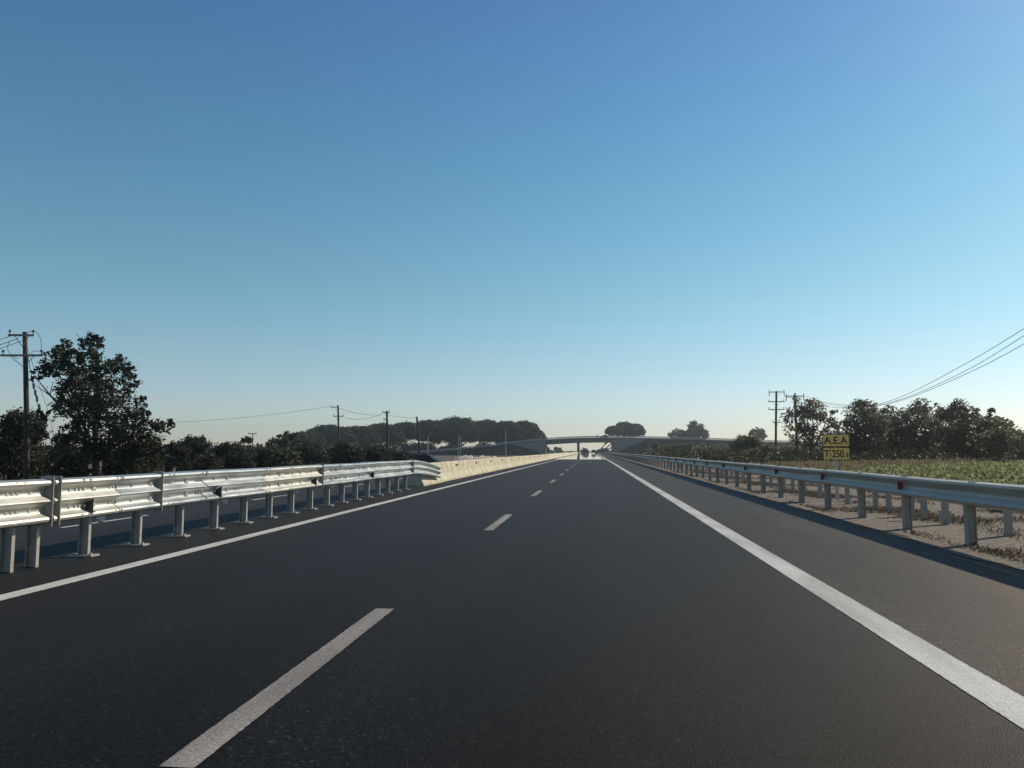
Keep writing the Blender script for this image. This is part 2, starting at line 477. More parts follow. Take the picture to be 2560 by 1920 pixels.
# ------------------------------------------------------------------ guardrails
THRIE = [(.0, .465), (.075, .49), (.085, .515), (.075, .54), (.015, .575), (.0, .605), (.0, .625), (.015, .655), (.072, .69),
         (.085, .71), (.072, .73), (.015, .765), (.0, .795), (.0, .815), (.015, .845), (.075, .88), (.085, .905), (.075, .93), (.0, .95)]
WBEAM = [(.0, .545), (-.075, .565), (-.083, .595), (-.07, .62), (-.015, .66), (0, .685), (0, .715), (-.015, .74), (-.07, .78), (-.083, .805), (-.075, .835), (0, .855)]


def beam(mb, prof, stations, thick):
    """stations: list of (x, y, dz, scale); sweeps the profile sheet with thickness"""
    rings = []
    for x, y, dz, s in stations:
        mid = .7
        r = [(x + px, y, mid + (pz - mid) * s + dz) for px, pz in prof]
        r += [(x + px + thick, y, mid + (pz - mid) * s + dz) for px, pz in reversed(prof)]
        rings.append(r)
    mb.loft(rings)


def ybolts(mb, x, ys_, zs, sx):
    for y in ys_:
        for z in zs:
            mb.box((x, y, z), (sx, .03, .03))


def steel_post(h, mat_parent, x, y, base=True, name='post'):
    mb = MB()
    mb.box((x + .004, y, h / 2), (.008, .045, h))            # road-side flange
    mb.box((x - .056, y + .02, h / 2), (.112, .006, h))      # web
    mb.box((x - .117, y, h / 2), (.008, .045, h))            # rear flange
    if base:
        mb.box((x - .05, y - .01, .014), (.30, .15, .02))
        for bx in (-.16, .06):
            mb.box((x + bx, y - .045, .034), (.03, .03, .02))
        for z in (.14, .2):
            mb.box((x - .06, y + .0165, z), (.03, .0014, .03))
    return mb


RX = -5.92  # valley plane of the left rail
gl = empty('guardrail', (RX, 16, 0), label='bright galvanised steel guardrail with three ribs running along the left road edge', cat='guardrail')
def PL(o):   # keep world coordinates for parts of a placed parent
    par = o.parent
    o.matrix_parent_inverse = Matrix.Translation(par.location).inverted()
    return o

cuts = [3.0, 7.78, 8.95, 9.86, 11.1, 13.2, 16.09, 20.2, 24.5]
for a, b in zip(cuts[:-1], cuts[1:]):
    mb = MB()
    st = []
    k = max(2, int((b - a) / .5))
    for i in range(k + 1):
        y = a + .012 + (b - a - .024) * i / k
        st.append((RX + .004 * math.sin(y * 2.1) + (.006 if a in (7.78, 3.0, 11.1, 20.2) else 0), y, .004 * math.sin(y * 1.3), 1))
    beam(mb, THRIE, st, -.004)
    y = a + .35
    while y < b - .2:
        ybolts(mb, RX + .006, (y,), (.615, .805), .016)
        mb.box((RX + .007, y + .42, .615), (.016, .07, .06)); mb.box((RX + .007, y + .42, .805), (.016, .07, .06))
        ybolts(mb, RX + .083, (y + .75, y + .87), (.91,), .014)
        ybolts(mb, RX + .083, (y + .75, y + .87), (.515,), .014)
        ybolts(mb, RX + .006, (y + .72, y + .79, y + .86), (.615, .805), .016)
        y += 1.04
    PL(mb.build('beam', M['steel_warm' if a in (3.0, 7.78, 13.2) else 'steel_bright'], gl, smooth=True))
# end panel bending down and back over the concrete block
mb = MB(); st = []
for i in range(13):
    t = i / 12
    st.append((RX - .02 * t - .1 * t * t + .1 * t, 24.53 + 4.7 * t, -.30 * t ** 1.6, 1 - .12 * t))
beam(mb, THRIE, st, -.004)
PL(mb.build('end_beam', M['steel_bright'], gl, smooth=True))
for y in (7.74, 7.86, 9.86, 16.09, 24.5):
    PL(MB().box((RX + .03, y, .705), (.15, .012, .54)).build('joint_plate', M['steel'], gl, bevel=.002))
for y in (4.3, 8.4, 11.5, 15.65, 19.9):
    mb = MB()
    mb.loft([[(RX + .01, y + d, .585), (RX + .11, y + d, .53), (RX + .11, y + d, .70), (RX + .01, y + d, .645)] for d in (0, .01)])
    mb.loft([[(RX + .01, y, .585), (RX + .11, y, .53), (RX + .11, y + .06, .53), (RX + .01, y + .06, .585)],
             [(RX + .01, y, .59), (RX + .11, y, .535), (RX + .11, y + .06, .535), (RX + .01, y + .06, .59)]])
    PL(mb.build('reflector_bracket', M['grey_reflector'], gl))
lp = [5.3, 6.35, 7.39, 7.75] + [8.6 + 1.04 * k for k in range(16)]
for i, y in enumerate(lp):
    PL(steel_post(.62, gl, -5.98, y, base=i > 3).build('post', M['steel'], gl))
for y in (8.8, 9.1, 12.05, 12.35, 15.5, 17.7, 21.0, 23.9):
    mb = MB()
    pts = []
    for k in range(11):
        a = PI * k / 10
        pts.append((-6.15 + .0 * k, y - .05 * math.cos(a), .46 - .11 * math.sin(a)))
    inner = [(p[0], y + (p[1] - y) * .72, .46 + (p[2] - .46) * .8) for p in pts]
    mb.loft([[p, q, (q[0] - .06, q[1], q[2]), (p[0] - .06, p[1], p[2])] for p, q in zip(pts, inner)])
    PL(mb.build('hanging_loop', M['white_plastic'], gl))
mb = MB(); mb.box((-6.38, 14, .63), (.07, 21, .09))
PL(mb.build('rear_shadow_rail', M['steel'], gl))  # unseen rail added behind the posts to cast a second shadow band
for y in lp[::2]:
    PL(MB().box((-6.24, y + .06, .6), (.25, .05, .04)).build('spacer', M['steel'], gl))

# right guardrail
RR = 4.905
gr = empty('guardrail', (RR, 60, 0), label='grey steel W beam guardrail with red reflectors along the right hard shoulder', cat='guardrail')
y = 4.2
seg = 0
REND = 330
while y < REND:
    y2 = y + 4.13 if y < 90 else y + 41.3
    y2 = min(y2, REND)
    mb = MB(); st = []
    k = 4 if y < 90 else 8
    for i in range(k + 1):
        yy = y - (.16 if i == 0 else 0) + (y2 - y) * i / k
        st.append((RR - (.004 if seg % 2 else 0) + .003 * math.sin(yy * 1.1), yy, .004 * math.sin(yy * .9) + .002 * math.sin(yy * 2.7), 1))
    beam(mb, WBEAM, st, .004)
    if y < 60:
        for q in (y + .1, y + .22, y + 2.07, y + 2.17):
            mb.box((RR - .035, q, .853), (.05, .035, .012))
            mb.box((RR - .004, q, .7), (.012, .03, .03))
    PL(mb.build('beam', M['steel_right'], gr, smooth=True))
    y = y2; seg += 1
def rpost(y):
    mb = MB()
    mb.box((4.93, y, .30), (.008, .095, .62)); mb.box((4.985, y, .40), (.11, .008, .80)); mb.box((5.04, y, .30), (.008, .095, .62))
    return mb
ry = [4.62 + 2.066 * k for k in range(157)]
for y in ry[:100]:
    PL(rpost(y).build('post', M['stub'], gr))
mb = MB()
for y in ry[100:]:
    q = rpost(y); mb.add(q.v, q.f)
tag(PL(mb.build('post', M['stub'], gr)), kind='stuff')
for k in range(28):
    y = 4.5 + 4.132 * k
    mb = MB()
    mb.loft([[(RR - .004, y + d, .655), (RR - .085, y + d, .63), (RR - .085, y + d, .77), (RR - .004, y + d, .745)] for d in (0, .012)])
    mb.box((RR - .045, y + .05, .7), (.07, .1, .006))
    PL(mb.build('reflector', M['red_reflector'] if k < 5 else M['grey_reflector'], gr))
mb = MB(); mb.box((5.062, (4 + REND) / 2, .59), (.012, REND - 4, .17)); PL(mb.build('rear_strap', M['steel_right'], gr))

# stub posts behind the right guardrail
ORD = 'first second third fourth fifth sixth seventh eighth ninth tenth eleventh twelfth thirteenth fourteenth fifteenth sixteenth'.split()
stubs = [(6.06, 12.0), (5.96, 13.75), (6.03, 14.74), (6.06, 15.43), (6.06, 16.53), (5.92, 16.89), (5.9, 18.62)]
yy = 20.9
while yy < 62:
    stubs.append((5.98 + rnd.uniform(-.06, .06), yy)); yy += rnd.choice((.9, 1.1, 1.7, 1.9))
sp = None
for i, (x, y) in enumerate(stubs):
    if sp is None:
        sp = empty('stub_post', cat='post', group='stub posts behind the right guardrail')
        mb = MB(); mb.box((0, 0, .35), (.1, .008, .7)); mb.box((-.046, .03, .35), (.008, .06, .7)); mb.box((.046, .03, .35), (.008, .06, .7))
        mb.build('post_shaft', M['stub'], sp)
        MB().box((0, .02, .7), (.12, .09, .012)).build('cap_plate', M['stub'], sp)
        o = sp
    else:
        o = copy_tree(sp)
    o.location = (x, y, 0); o.rotation_euler = (rnd.uniform(-.03, .03), rnd.uniform(-.03, .03), rnd.uniform(-.2, .2))
    if i < 7:
        o['label'] = ORD[i] + ' short grey stub post behind the right guardrail, counted from the nearest'
        if i == 1:
            MB().box((-.03, -.03, .16), (.17, .07, .16)).build('side_box', M['stub'], o)
            o['label'] = 'short grey stub post with a small box at its foot behind the right guardrail'
    else:
        o['label'] = 'distant short grey stub post behind the guardrail beyond the yellow sign'

# ------------------------------------------------------------------ concrete median barriers
NJ = [(.29, 0), (.29, .075), (.17, .32), (.10, .76), (.085, .79), (-.085, .79), (-.10, .76), (-.17, .32), (-.29, .075), (-.29, 0)]


def nj(L, taper=False):
    mb = MB()
    rings = []
    for y, s in ((0.07, .9), (.13, 1), (L - .13, 1), (L - .07, .9)):
        k = 1.0
        rings.append([(px * s, y, pz * (1 if s == 1 else .992)) for px, pz in NJ])
    if taper:
        rings[0] = [(px, .0, pz * .8) for px, pz in NJ]
        rings[1] = [(px, .25, pz * .95) for px, pz in NJ]
    mb.loft(rings)
    return mb


bx0 = -6.32
be = empty('concrete_barrier', (bx0 + .06, 26.7, 0), label='low sloped end block of cream concrete barrier under the guardrail tip', cat='barrier', group='concrete median barrier blocks')
nj(3.65, True).build('block', M['concrete'], be, smooth=False)
cb = None
for k in range(66):
    y = 30.4 + 6.0 * k
    if cb is None:
        cb = empty('concrete_barrier', cat='barrier', group='concrete median barrier blocks')
        nj(6.0).build('block', M['concrete'], cb)
        mb = MB(); mb.box((.130, 4.1, .62), (.03, .62, .075)); mb.box((.133, 3.88, .56), (.03, .12, .06))
        mb.build('reflector', M['slot'], cb)
        o = cb
    else:
        o = copy_tree(cb)
    o.location = (bx0 - .0015 * max(0, y - 30), y, rnd.uniform(-.008, .008)); o.rotation_euler = (0, 0, rnd.uniform(-.0015, .0015))
    o['label'] = (ORD[k] + ' cream concrete median barrier block beyond the sloped end block') if k < 12 else 'small distant cream concrete median barrier block in the row running under the overpass'

# ------------------------------------------------------------------ overpass
BY = 350.0
ov = empty('overpass', (-6.6, BY, 0), label='grey concrete road overpass spanning the motorway on a slim central pier', cat='bridge')
Lp = [(-96, -.3), (-80, .2), (-60, 2.0), (-42, 4.1), (-30, 5.4), (-21.5, 6.1), (-14, 6.6), (-6.6, 6.95), (2, 7.05), (9, 7.05), (24, 6.85), (45, 6.3), (62, 5.7), (90, 4.6), (130, 3.0)]
def dz(x):
    for (a, za), (b, zb) in zip(Lp[:-1], Lp[1:]):
        if a <= x <= b: return za + (zb - za) * (x - a) / (b - a)
    return Lp[-1][1]
def deck(x0, x1, y0, y1, t0, t1, name, mat, n=14):
    mb = MB(); rings = []
    for i in range(n + 1):
        x = x0 + (x1 - x0) * i / n; z = dz(x)
        rings.append([(x, y0, z + t0), (x, y1, z + t0), (x, y1, z + t1), (x, y0, z + t1)])
    mb.loft(rings)
    return PL(mb.build(name, mat, ov))
deck(-22.5, 9.5, BY, BY + 10, -2.0, -.25, 'deck', M['bridge'])
deck(-96, 130, BY - .35, BY + .0, -.3, .22, 'parapet', M['bridge'], 40)
deck(-96, 130, BY + 10, BY + 10.35, -.3, .22, 'parapet', M['bridge'], 40)
deck(-96, 130, BY + .05, BY + 9.95, -.24, .0, 'roadway', M['asphalt_far'], 40)
for yy in (BY - .18, BY + 10.17):
    deck(-96, 130, yy - .05, yy + .05, .82, .98, 'guard_rail', M['bridge_rail'], 40)
    deck(-96, 130, yy - .03, yy + .03, .5, .62, 'guard_rail', M['bridge_rail'], 40)
    mb = MB(); x = -94
    while x < 128:
        mb.box((x, yy, dz(x) + .5), (.1, .1, .8)); x += 4.0
    q = PL(mb.build('rail_posts', M['bridge_rail'], ov)); q['kind'] = 'stuff'
mb = MB(); mb.box((-6.65, BY + 2.2, 2.5), (1.1, .9, 5.0)); mb.box((-6.65, BY + 7.8, 2.5), (1.1, .9, 5.0)); 
PL(mb.build('pier', M['bridge'], ov, bevel=.08))
PL(MB().box((-6.65, BY + 5, 4.9), (1.2, 9, .5)).build('pier_cap', M['bridge'], ov))
# abutments with wing walls
for sx, x0, x1 in ((1, 8.6, 24.2), (-1, -21.6, -37)):
    mb = MB()
    z0 = dz(x0) - .3; z1 = dz(x1) - .3
    a, b = min(x0, x1), max(x0, x1)
    ring = lambda y: [(x0, y, -1), (x0, y, z0), (x1, y, z1), (x1, y, -1)]
    mb.loft([ring(BY - .2), ring(BY + .4)])
    mb.box((x0 + sx * .5, BY + 5, (z0 - 1.6) / 2 - .2), (1.0, 9.6, z0 - 1.5))
    PL(mb.build('abutment', M['abutment'], ov))
# approach embankments
for sgn, xs in ((-1, [-22.8, -26, -30, -34, -37.2, -42, -60, -80, -96, -110]), (1, [9.8, 13, 17, 21, 24.4, 30, 45, 62, 90, 130, 170])):
    mb = MB(); rings = []
    for i, x in enumerate(xs):
        zt = max(dz(x) - .35, -.85); zb = -1.2
        fr = (.02, .2, .48, .75, 1)[i] ** .8 if i < 5 else 1
        yf = BY - .25 if i < 5 else BY + .4
        z = zb + (zt - zb) * fr; s_ = max(.4, z - zb) * 1.25
        rings.append([(x, yf - s_, zb), (x, yf, z), (x, BY + .35, zt - .05), (x, BY + 9.6, zt), (x, BY + 9.6 + max(.4, zt - zb) * 1.25, zb)])
    mb.loft(rings)
    tag(mb.build('embankment', M['embank']), kind='structure')

# ------------------------------------------------------------------ cars
def car(name, paint_, label, loc, rz, tall=1.45, w=1.78, boxy=False):
    root = empty(name, loc, rz, label, 'car')
    hw = w / 2
    # side silhouette (y along length, forward +y), rear at y=0
    if boxy:
        lower = [(0, .35), (0, .95), (.12, 1.0), (3.1, 1.0), (4.1, .88), (4.3, .6), (4.3, .32)]
        roof = [(.1, .98), (.35, tall), (2.35, tall + .02), (3.15, .99)]
    else:
        lower = [(0, .35), (-.02, .75), (.1, .95), (1.0, .97), (3.0, .95), (4.05, .8), (4.25, .55), (4.25, .32)]
        roof = [(.35, .95), (1.1, tall - .03), (2.1, tall), (3.1, .95)]
    mb = MB()
    mb.loft([[(x * hw, y, z) for y, z in lower] for x in (-.93, -1.0, 1.0, .93)])
    body = mb.build('body', paint_, root, smooth=True, bevel=.03)
    mb = MB()
    rings = []
    for x, s in ((-.9, 0), (-.74, 1), (.74, 1), (.9, 0)):
        rings.append([(hw * (x if z <= 1.0 or not s else x), y, z if s or z < 1 else .96) for y, z in roof])
    mb = MB()
    rl = [(hw * .9, 0), (hw * .72, 1)]
    vs_ = []
    for sx in (-1, 1):
        for y, z in roof:
            k = .9 if z < 1.0 else .74
            vs_.append((sx * hw * k, y, z))
    m = len(roof)
    fs = [tuple(range(m)), tuple(range(2 * m - 1, m - 1, -1))] + [(i, i + 1, i + 1 + m, i + m) for i in range(m - 1)] + [(m - 1, 0, m, 2 * m - 1)]
    mb.add(vs_, fs)
    mb.build('cabin', M['glass'], root, bevel=.03)
    mb = MB(); a, b = roof[1], roof[2]
    mb.loft([[(-hw * .73, y, z + .005), (hw * .73, y, z + .005), (hw * .70, y, z + .05), (-hw * .70, y, z + .05)] for y, z in (a, b)])
    mb.build('roof', paint_, root, bevel=.015)
    for sx in (-1, 1):
        for y in (.8, 3.35):
            mb = MB(); mb.tube([(sx * (hw - .19), y, .32), (sx * (hw + .01), y, .32)], .32, 18)
            wl = mb.build('wheel', M['rubber'], root)
            MB().tube([(sx * (hw - .02), y, .32), (sx * (hw + .022), y, .32)], .2, 14).build('rim', M['rim'], wl)
        MB().box((sx * hw * .78, -.02, .8), (.3, .06, .16), 0).build('tail_light', M['tail'], root, bevel=.015)
        MB().box((sx * hw * .72, 4.2, .66), (.34, .1, .14), 0).build('headlight', M['headlamp'], root, bevel=.02)
        MB().box((sx * (hw + .06), 2.75, 1.0), (.16, .1, .12), 0).build('mirror', paint_, root, bevel=.02)
    MB().box((0, -.03, .62), (.52, .02, .12)).build('number_plate', M['plate'], root)
    MB().box((0, -.03, .42), (w * .9, .1, .16)).build('bumper', M['dark_metal'], root, bevel=.02)
    return root


car('car', M['car_black'], 'black car seen from behind in the left lane of the road below the overpass', (-2.6, 300, 0), 0, 1.5)
car('car', M['car_grey'], 'dark boxy car with a pale number plate driving in the right lane ahead', (.35, 345, 0), 0, 1.62, 1.85, True)
car('car', M['car_grey'], 'dark grey car parked low behind the start of the concrete barrier', (-23.4, 99, -.9), math.radians(-97), 1.6)
car('car', M['car_white'], 'white car parked on the right before the dark embankment', (14.6, 202, 0), math.radians(150), 1.45)
car('car', M['car_black'], 'dark car crossing the overpass behind its railing', (7.3, BY + 3.2, dz(5.2) + .0), math.radians(90), 1.5)

# ------------------------------------------------------------------ small posts
def marker(name, x, y, h, label, cat, top=None):
    r = empty(name, (x, y, 0), 0, label, cat)
    MB().box((0, 0, h / 2), (.09, .05, h)).build('shaft', M['sign_post'], r)
    if top: MB().box((0, -.03, h - .3), (top, .03, .45)).build('panel', M['sign_post'], r)
    else: MB().box((0, -.026, h - .15), (.08, .008, .14)).build('reflector', M['grey_reflector'], r)
    return r
marker('road_sign', 14.9, 199, 2.0, 'thin grey sign post beside the white car before the embankment', 'sign', .5)
marker('marker_post', 16.7, 150, 1.0, 'lone pale marker post in front of the bushes beyond the right guardrail', 'post')
r = empty('lamp_stub', (2.1, BY + .2, dz(2.1) - .3), 0, 'short dark post standing on the overpass parapet', 'post')
MB().tube([(0, 0, 0), (0, 0, 1.7)], .16, 10).build('shaft', M['dark_metal'], r)
MB().tube([(0, 0, 1.7), (0, 0, 1.85), (0, 0, 2.1)], [.2, .22, .1], 10).build('cap', M['dark_metal'], r)

# ------------------------------------------------------------------ yellow sign
sg = empty('road_sign', (6.2, 20.3, 0), math.radians(5), 'yellow two panel road sign lettered A.E.A and T 250.9', 'sign')
mb = MB(); mb.box((0, .03, .85), (.075, .01, 1.75)); mb.box((-.033, .045, .85), (.01, .03, 1.75)); mb.box((.033, .045, .85), (.01, .03, 1.75))
mb.build('post', M['sign_post'], sg)


def rrect(w_, h_, r_, y, n=5):
    pts = []
    for cx, cz, a0 in ((w_ / 2 - r_, h_ / 2 - r_, 0), (-w_ / 2 + r_, h_ / 2 - r_, 90), (-w_ / 2 + r_, -h_ / 2 + r_, 180), (w_ / 2 - r_, -h_ / 2 + r_, 270)):
        for k in range(n + 1):
            a = math.radians(a0 + 90 * k / n)
            pts.append((cx + r_ * math.cos(a), y, cz + r_ * math.sin(a)))
    return pts


def plate(cx, cz, w_, h_, r_, y0, y1, name, mat, parent):
    mb = MB()
    a, b = rrect(w_, h_, r_, y0), rrect(w_, h_, r_, y1)
    mb.loft([a, b])
    o = mb.build(name, mat, parent)
    o.location = (cx, 0, cz)
    return o


def lettering(txt, x, z, size, y, parent, sx=1.0, bold=.0):
    cu = bpy.data.curves.new('lettering', 'FONT')
    cu.body = txt; cu.size = size; cu.align_x = 'CENTER'; cu.align_y = 'CENTER'; cu.extrude = .0015; cu.offset = bold
    t = bpy.data.objects.new('tmp_text', cu); C.objects.link(t)
    dg = bpy.context.evaluated_depsgraph_get(); dg.update()
    me = bpy.data.meshes.new_from_object(t.evaluated_get(dg))
    bpy.data.objects.remove(t)
    me.materials.clear(); me.materials.append(M['sign_black'])
    o = bpy.data.objects.new('lettering', me); C.objects.link(o)
    o.parent = parent; o.location = (x, y, z); o.rotation_euler = (PI / 2, 0, 0); o.scale = (sx, 1, 1)
    return o


pw, ph = .69, .325
for cz, lets in ((1.515, [('A.E.A', 0, .23, 1.0, 0, pw)]), (1.175, None)):
    panel = plate(0, cz, pw, ph, .04, 0, .012, 'panel', M['sign_black'], sg)
    if lets:
        plate(0, 0, pw - .03, ph - .03, .03, -.003, 0, 'face', M['yellow'], panel)
        lettering('A.E.A', -.01, -.01, .255, -.0045, panel, 1.02, .004)
    else:
        plate(-.245, 0, .165, ph - .03, .025, -.003, 0, 'face', M['yellow'], panel)
        plate(.09, 0, .475, ph - .03, .025, -.003, 0, 'face', M['yellow'], panel)
        lettering('T', -.245, -.01, .26, -.0045, panel, .9, .004)
        lettering('250.', .06, -.01, .27, -.0045, panel, .74, .005)
        lettering('9', .275, -.045, .16, -.0045, panel, .8, .004)

# ------------------------------------------------------------------ utility poles and wires
def pole(base, top, r0, r1, label, arms, group=None, wood='wood', insul=True, braces=True):
    """arms: (height below top, half width left, half width right, direction angle)"""
    base, top = Vector(base), Vector(top)
    root = empty('utility_pole', base, 0, label, 'utility pole', group)
    h = top - base
    MB().tube([Vector((0, 0, -1.5)), h * .5, h], [r0, (r0 + r1) / 2, r1], 12).build('shaft', M[wood], root, smooth=True)
    for d, wl, wr, ang, kind in arms:
        c = h * (1 - d / h.length)
        dr = Vector((math.cos(ang), math.sin(ang), 0))
        mb = MB()
        mid = c + Vector((0, -r1 - .06, 0)) + dr * ((wr - wl) / 2)
        mb.box(mid, (wl + wr, .11, .13), ang)
        arm = mb.build('crossarm', M['wood_pale'] if kind != 'dark' else M['wood'], root)
        for s in (-wl, wr):
            if abs(s) < .3: continue
            p = c + dr * (s * .9) + Vector((0, -r1 - .06, 0))
            if insul:
                MB().tube([p + Vector((0, 0, .07)), p + Vector((0, 0, .2)), p + Vector((0, 0, .22)), p + Vector((0, 0, .3)), p + Vector((0, 0, .36))], [.025, .03, .085, .07, .03], 8).build('insulator', M['ceramic'], root)
                if kind == 'hang':
                    MB().tube([p, p + Vector((0, 0, -.3)), p + Vector((.12 if s > 0 else -.12, 0, -.75))], [.05, .07, .04], 6).build('insulator', M['ceramic'], root)
            if braces:
                MB().tube([c + dr * (s * .55) + Vector((0, -r1 - .06, -.06)), c + Vector((0, -r1, -.75))], .022, 5).build('brace', M['wood_pale'], root)
    return root


def wire(pts, r, label, group=None, name='power_line'):
    """smooth curve through points"""
    P_ = [Vector(p) for p in pts]
    out = []
    for i in range(len(P_) - 1):
        p0, p1, p2, p3 = P_[max(i - 1, 0)], P_[i], P_[i + 1], P_[min(i + 2, len(P_) - 1)]
        for k in range(8):
            t = k / 8
            out.append(.5 * ((2 * p1) + (p2 - p0) * t + (2 * p0 - 5 * p1 + 4 * p2 - p3) * t * t + (3 * p1 - p0 - 3 * p2 + p3) * t ** 3))
    out.append(P_[-1])
    o = MB().tube(out, r, 5).build(name, M['wire'], None, smooth=True)
    return tag(o, label, 'wire', group)


def sag(a, b, s, n=5):
    a, b = Vector(a), Vector(b)
    return [a.lerp(b, k / n) - Vector((0, 0, 4 * s * (k / n) * (1 - k / n))) for k in range(n + 1)]


# near left pole
PB = at(72, 1190, 45); PB.z = -.95
PT = at(62, 830, 45)
pole(PB, PT, .185, .13, 'tall dark wooden utility pole left of the big ragged tree', [(.24, .9, .72, .15, 'pale'), (1.55, 1.45, 1.3, .1, 'pale')])
tp = PT
wire([at(-60, 872, 43), at(0, 849, 44), at(28, 840, 45)], .022, 'upper black power cable reaching the near left pole from the frame edge', 'cables at the near left pole')
wire([at(-60, 880, 43), at(0, 862, 44), at(48, 845, 45)], .022, 'middle black power cable reaching the near left pole below its upper arm', 'cables at the near left pole')
wire([at(-60, 893, 43), at(0, 872, 44), at(55, 852, 45)], .02, 'lowest black power cable reaching the near left pole', 'cables at the near left pole')
wire([at(55, 838, 44.8), at(75, 829, 44.8), at(92, 832, 44.8), at(102, 850, 44.8), at(103, 872, 44.8), at(95, 878, 44.8), at(82, 878, 44.8), at(80, 886, 44.8), at(86, 892, 44.8)], .016, 'looping thin jumper wire curling right of the near left pole top', 'jumpers on the near left pole', 'jumper_wire')
wire([at(25, 852, 44.8), at(19, 866, 44.8), at(22, 880, 44.8), at(32, 890, 44.8), at(45, 897, 44.8)], .016, 'thin jumper wire looping left of the near left pole between its arms', 'jumpers on the near left pole', 'jumper_wire')
g = wire([at(68, 880, 45), at(85, 970, 46), at(102, 1040, 47), at(130, 1110, 48), at(160, 1200, 49)], .02, 'stay cable with dark insulators slanting from the near left pole into the tree', None, 'stay_cable')
for t in ((84, 965), (88, 982), (92, 997), (98, 1018)):
    p = at(t[0], t[1], 46)
    MB().tube([p + Vector((-.02, 0, .22)), p + Vector((-.01, 0, .15)), p + Vector((.02, 0, -.1)), p + Vector((.04, 0, -.22))], [.03, .075, .075, .03], 7).build('insulator', M['ceramic'], g)
wire([at(70, 870, 45), at(95, 955, 46), at(118, 1022, 47), at(140, 1110, 48)], .012, 'second thin stay cable beside the insulated one by the near left pole', None, 'stay_cable')

# mid left poles
def gp(px, Y, z=-.9):
    p = at(px, 1127, Y); p.z = z; return p
pA = at(845, 1013, 130); pole(gp(849, 130), pA, .2, .15, 'utility pole with two offset crossarms standing in front of the umbrella pines', [(.35, 1.25, .15, 0, 'dark'), (1.95, .85, 1.1, 0, 'dark')])
pB = at(967, 1027, 130); pole(gp(971, 130), pB, .24, .17, 'thick dark pole with a single top crossarm amid the pines', [(.3, .75, .6, .2, 'dark'), (1.5, .55, .1, 0, 'dark')])
pC = at(1042, 1042, 130); pole(gp(1052, 130), pC, .19, .17, 'plain bare pole without arms left of the concrete barrier start', [])
pD = at(632, 1083, 130); pole(gp(632, 130), pD, .1, .08, 'small distant pole with a T shaped crossarm above the left bushes', [(.1, .75, .75, 0, 'dark')], braces=False)
off = Vector((0, -.2, .2))
wire(sag(at(405, 1057, 138), pA + Vector((-1.1, -.2, -.2)), .5), .026, 'long power line rising from the big tree to the two armed pole')
wire(sag(pA + Vector((.1, -.2, -.5)), pB + Vector((-1.0, -.2, -.75)), .35), .028, 'upper power line between the two armed pole and the thick pole')
wire(sag(pA + Vector((1.5, -.2, -2.25)), pB + Vector((-.8, -.2, -.55)), .55), .028, 'lower sagging power line between the two armed pole and the thick pole')
wire(sag(pB + Vector((.2, -.2, -.7)), pC + Vector((-.1, -.2, -.2)), .15), .024, 'power line from the thick pole to the bare pole')
for p, xy in ((pA, (1.1, -2.0)), (pB, (-.9, -.6))):
    MB().tube([p + Vector((xy[0], -.25, xy[1])), p + Vector((xy[0] + (.55 if xy[0] > 0 else -.35), -.25, xy[1] - .35))], [.09, .06], 6)
wire(sag(at(740, 1099, 118), at(890, 1092, 122), .3), .02, 'faint low cable strung before the pines left of the two armed pole')
wire(sag(at(890, 1092, 122), at(1044, 1090, 128), 1.0), .02, 'faint low cable sagging before the pines to the bare pole')
wire(sag(at(1044, 1090, 128), at(1145, 1088, 128), .4), .02, 'faint low cable from the bare pole to the lattice mast')

# lattice mast (two legs with rungs)
q = gp(1148, 128); lm = empty('lattice_mast', q, 0, 'slim pale lattice mast with two legs before the left overpass ramp', 'mast')
ht = at(1148, 1088, 128).z - q.z
for sx in (-.18, .18): MB().tube([(sx * 1.1, 0, 0), (sx, 0, ht)], .045, 6).build('leg', M['bridge_rail'], lm)
mb = MB()
for k in range(1, 9): mb.box((0, 0, ht * k / 9), (.36, .05, .06))
mb.build('rungs', M['bridge_rail'], lm)
q = gp(1264, 130); o = empty('utility_pole', q, 0, 'slim grey pole standing before the left bridge abutment', 'utility pole')
ht = at(1262, 1078, 130).z - q.z
MB().tube([(0, 0, 0), (0, 0, ht)], [.12, .085], 8).build('shaft', M['stub'], o); MB().tube([(0, 0, ht), (0, 0, ht + .12)], .1, 8).build('cap', M['stub'], o)
q = gp(1070, 128); o = empty('lamp_post', q, 0, 'thin pale lamp post between the bare pole and the lattice mast', 'lamp post')
ht = at(1070, 1090, 128).z - q.z
MB().tube([(0, 0, 0), (0, 0, ht)], [.09, .06], 8).build('shaft', M['bridge_rail'], o)
MB().tube([(0, 0, ht), (.35, 0, ht + .3)], [.05, .05], 6).build('arm', M['bridge_rail'], o)
MB().box((.45, 0, ht + .36), (.35, .16, .08)).build('lamp_head', M['bridge_rail'], o)

